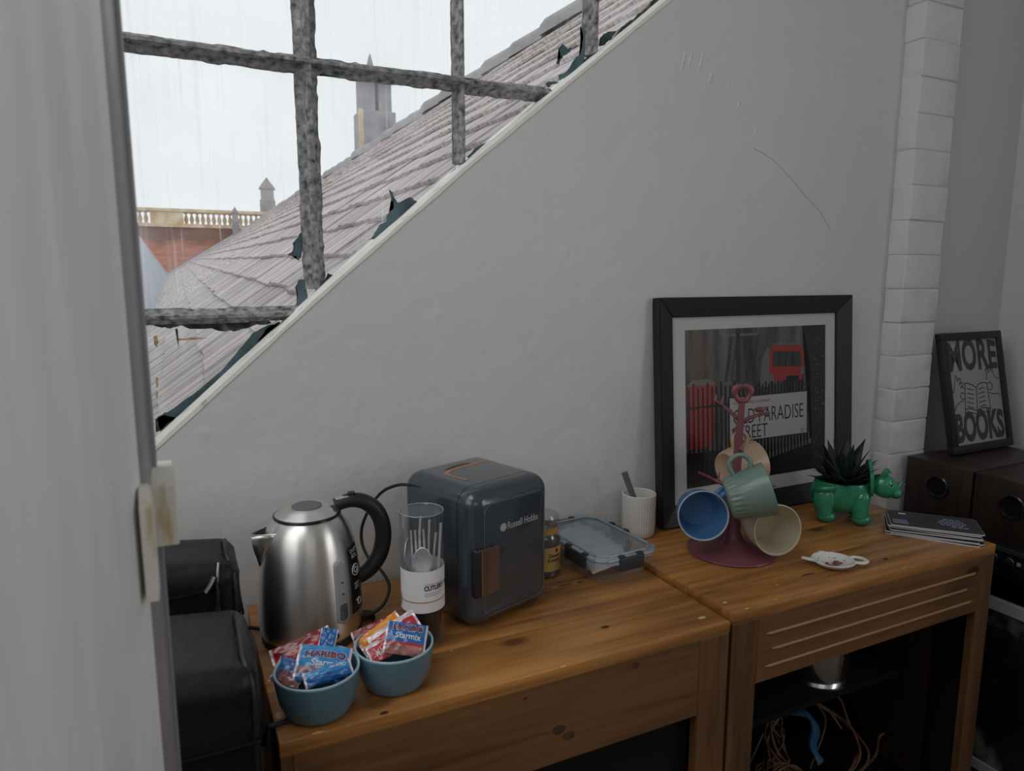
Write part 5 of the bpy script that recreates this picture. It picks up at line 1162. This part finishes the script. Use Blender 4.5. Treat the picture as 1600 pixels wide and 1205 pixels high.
# ================================================================== RIGHT END: stand, amplifier, speakers, pictures
st = empty('media_stand', (2.26, .86, 0)); tag(st, 'low black media stand along the right wall', 'stand')
box('top', (0, 0, .588), (.50, 1.06, .024), M['black'], st, .002, 1)
for y in (-.51, 0, .51): box('upright', (.02, y, .288), (.44, .03, .575), M['black'], st)
box('back', (.235, 0, .288), (.02, 1.06, .575), M['inside'], st)
am = empty('amplifier', (2.19, 1.02, .60)); tag(am, 'black amplifier with ringed knobs under the speakers', 'amplifier')
rbox('case', (0, 0, .0405), (.44, .62, .079), .006, M['black'], am, 3)
rbox('front_panel', (-.222, 0, .040), (.012, .60, .070), .004, M['black_gloss'], am, 2)
for k in range(11):
    kn = lathe('knob', [(0, 0), (.0085, 0), (.0075, .014), (0, .015)], M['black'], am, 16, loc=(-.228, -.24+.041*k, .050), rot=(0, -PI/2, 0))
    tube('knob_ring', [(.0095*math.cos(a*PI/6), .0095*math.sin(a*PI/6), .001) for a in range(12)], .0011, M['zip'], kn, 6, True, 1)
    if k % 2: box('scale_mark', (-.2287, -.24+.041*k+.018, .050), (.001, .010, .010), M['grey_ink'], am)
def speaker(label, y0, y1, h_):
    t = empty('bookshelf_speaker', (2.0, (y0+y1)/2, .6795)); tag(t, label, 'speaker', 'walnut speakers'); W = y1-y0
    rbox('cabinet', (.205, 0, h_/2), (.405, W-.002, h_), .002, M['walnut'], t, 2)
    pz, py = h_-.070, -.005
    lathe('port_ring', [(.0330, 0), (.0340, .0045), (.0310, .0065), (.0265, .0050), (.0245, .0010), (.015, .0006), (0, .0005)], M['black_gloss'], t, 40, loc=(.0, py, pz), rot=(0, -PI/2, 0))  # black disc inside the ring stands in for the dark port recess
    wo = lathe('woofer', [(.060, 0), (.062, .004), (.056, .007), (.050, .004), (.02, -.004), (0, .0)], M['black'], t, 40, loc=(-.001, 0, .058), rot=(0, -PI/2, 0)) if False else None
    return t
speaker('dark walnut speaker nearer the brick pier', 1.166, 1.366, .178); speaker('dark walnut speaker nearer the camera end of the stand', .958, 1.160, .178)
# MORE BOOKS picture
mb = empty('book_print', mat=Matrix.Translation((2.117, 1.306, .6795+.178+.0025)) @ Matrix.Rotation(-math.atan(.078/.366), 4, 'X')); tag(mb, 'small black framed MORE BOOKS print on the speakers', 'framed picture')
bw, bh, bd = .303, .374, .024
for (c, s) in (((bw/2, -.004, bd/2), (bw, .022, bd)), ((bw/2, -.004, bh-bd/2), (bw, .022, bd)), ((bd/2, -.004, bh/2), (bd, .022, bh-2*bd)), ((bw-bd/2, -.004, bh/2), (bd, .022, bh-2*bd))): box('frame_bar', c, s, M['black_frame'], mb, .0015, 2)
M['poster_paper'] = pm('cream_poster', (.37, .365, .345), .6); M['poster_ink'] = pm('charcoal_poster_ink', (.045, .052, .060), .6)
pp = box('poster', (0, 0, 0), (bw-.03, .003, bh-.03), M['poster_paper'], mb); pp.location = (bw/2, -.006, bh/2)
def mw_(x0, z0, arch=0, W=.24): return lambda x, y, d: Vector((x0+x-bw/2, -.0017-d, z0+y*(1+arch*math.sin(PI*x/W))-bh/2))
text('poster_lettering', 'MORE', M['poster_ink'], pp, .244, .092, mw_(.030, .252, .12), .0002, .035, 1.04)
text('poster_lettering', 'BOOKS', M['poster_ink'], pp, .246, .092, mw_(.029, .030, .08), .0002, .045, .98)
def line(pts, r=.0018, closed=False, n=5): tube('drawn_line', [Vector((x-bw/2, -.0019, z-bh/2)) for x, z in pts], r, M['poster_ink'], pp, 5, closed, n, .35, (0, 1, 0))
line([(.098, .215), (.118, .212), (.138, .205), (.152, .196)]); line([(.152, .196), (.166, .207), (.186, .211), (.208, .209)]); line([(.098, .215), (.094, .185), (.089, .150), (.086, .133)]); line([(.208, .209), (.210, .18), (.213, .150), (.214, .127)])
line([(.152, .196), (.150, .165), (.147, .135), (.146, .124)]); line([(.086, .133), (.105, .134), (.125, .131), (.146, .124)]); line([(.146, .124), (.165, .130), (.19, .131), (.214, .127)]); line([(.086, .133), (.086, .122), (.115, .121), (.145, .114), (.18, .118), (.211, .115), (.214, .127)])
for k in range(5):
    z = .197-.014*k; line([(.107-.002*k, z), (.122-.002*k, z-.003), (.138-.002*k, z-.006)], .0016); line([(.163-.001*k, z-.006), (.178-.001*k, z-.003), (.193, z-.002)], .0016)
line([(.028, .186), (.042, .194), (.05, .225), (.056, .240), (.063, .236), (.062, .222), (.072, .232), (.079, .226), (.070, .212), (.084, .218), (.088, .211), (.075, .202), (.088, .204), (.092, .196)], .0016, n=4)
line([(.090, .182), (.078, .186), (.070, .176), (.078, .166), (.090, .168)], .0016); line([(.085, .160), (.062, .156), (.042, .142), (.030, .126)], .0016)
line([(.208, .218), (.214, .236), (.208, .250), (.216, .254), (.224, .240), (.222, .262), (.230, .264), (.236, .244), (.238, .264), (.246, .262), (.248, .236), (.262, .222), (.272, .218)], .0016, n=4)
line([(.212, .204), (.226, .210), (.236, .198), (.228, .186), (.216, .188)], .0016); line([(.215, .178), (.235, .172), (.255, .172), (.272, .164)], .0016)
# framed black and white photograph leaning on the stand, facing the cabinet end
bp_ = empty('leaning_photo', (1.972, .93, .0)); tag(bp_, 'white framed black and white photograph leaning beside the right cabinet', 'framed picture')
for (c, s) in (((0, 0, .517), (.016, .36, .034)), ((0, 0, .035), (.016, .36, .030)), ((0, -.165, .275), (.016, .030, .450)), ((0, .165, .275), (.016, .030, .450))): box('frame_bar', (c[0], c[1], c[2]), s, pm('white_frame', (.42, .43, .44), .5), bp_, .0015, 1)
M['photo'] = speckle('black_and_white_photo', [(0.40, (.006, .006, .007)), (0.56, (.02, .02, .022)), (0.64, (.14, .14, .14)), (0.80, (.34, .33, .32))], 9, (1, 1, .8), .4, 0, 3)
box('photograph', (.002, 0, .275), (.008, .30, .452), M['photo'], bp_)

# ================================================================== CORDS
o = tube('fridge_cord', [at(640, 758, 1.36), at(622, 758, 1.40), at(598, 768, 1.42), at(580, 790, 1.43), at(566, 822, 1.44), at(566, 850, 1.44), at(578, 875, 1.42), at(596, 892, 1.39), at(608, 915, 1.36), at(602, 940, 1.33), at(585, 957, 1.31), at(560, 965, 1.295), at(530, 968, 1.29)], .0032, M['cable_black'], None, 8); tag(o, 'black power cord looping from the mini fridge behind the kettle', 'cord')
o = tube('kettle_cord', [Vector((.105, 1.30, TZ+.004)), Vector((.080, 1.31, TZ+.006)), Vector((.060, 1.315, TZ-.01)), Vector((.0790, 1.20, TZ-.10)), Vector((.0785, 1.05, TZ-.06)), Vector((.080, 1.0, TZ-.003)), Vector((.090, .992, TZ+.0045)), Vector((.112, .995, TZ+.0045))], .0036, M['cable_black'], None, 8); tag(o, 'black cord dropping over the left edge of the left cabinet', 'cord')
o = tube('black_lead', [Vector((1.648, 1.290, TZR+.003)), Vector((1.690, 1.270, TZR+.004)), Vector((1.715, 1.300, TZR+.010)), Vector((1.700, 1.335, TZR+.020)), Vector((1.665, 1.325, TZR+.022)), Vector((1.660, 1.292, TZR+.018)), Vector((1.690, 1.282, TZR+.012)), Vector((1.720, 1.30, TZR+.006))], .0034, M['cable_black'], None, 8); tag(o, 'short coil of black lead behind the green planter', 'cord')
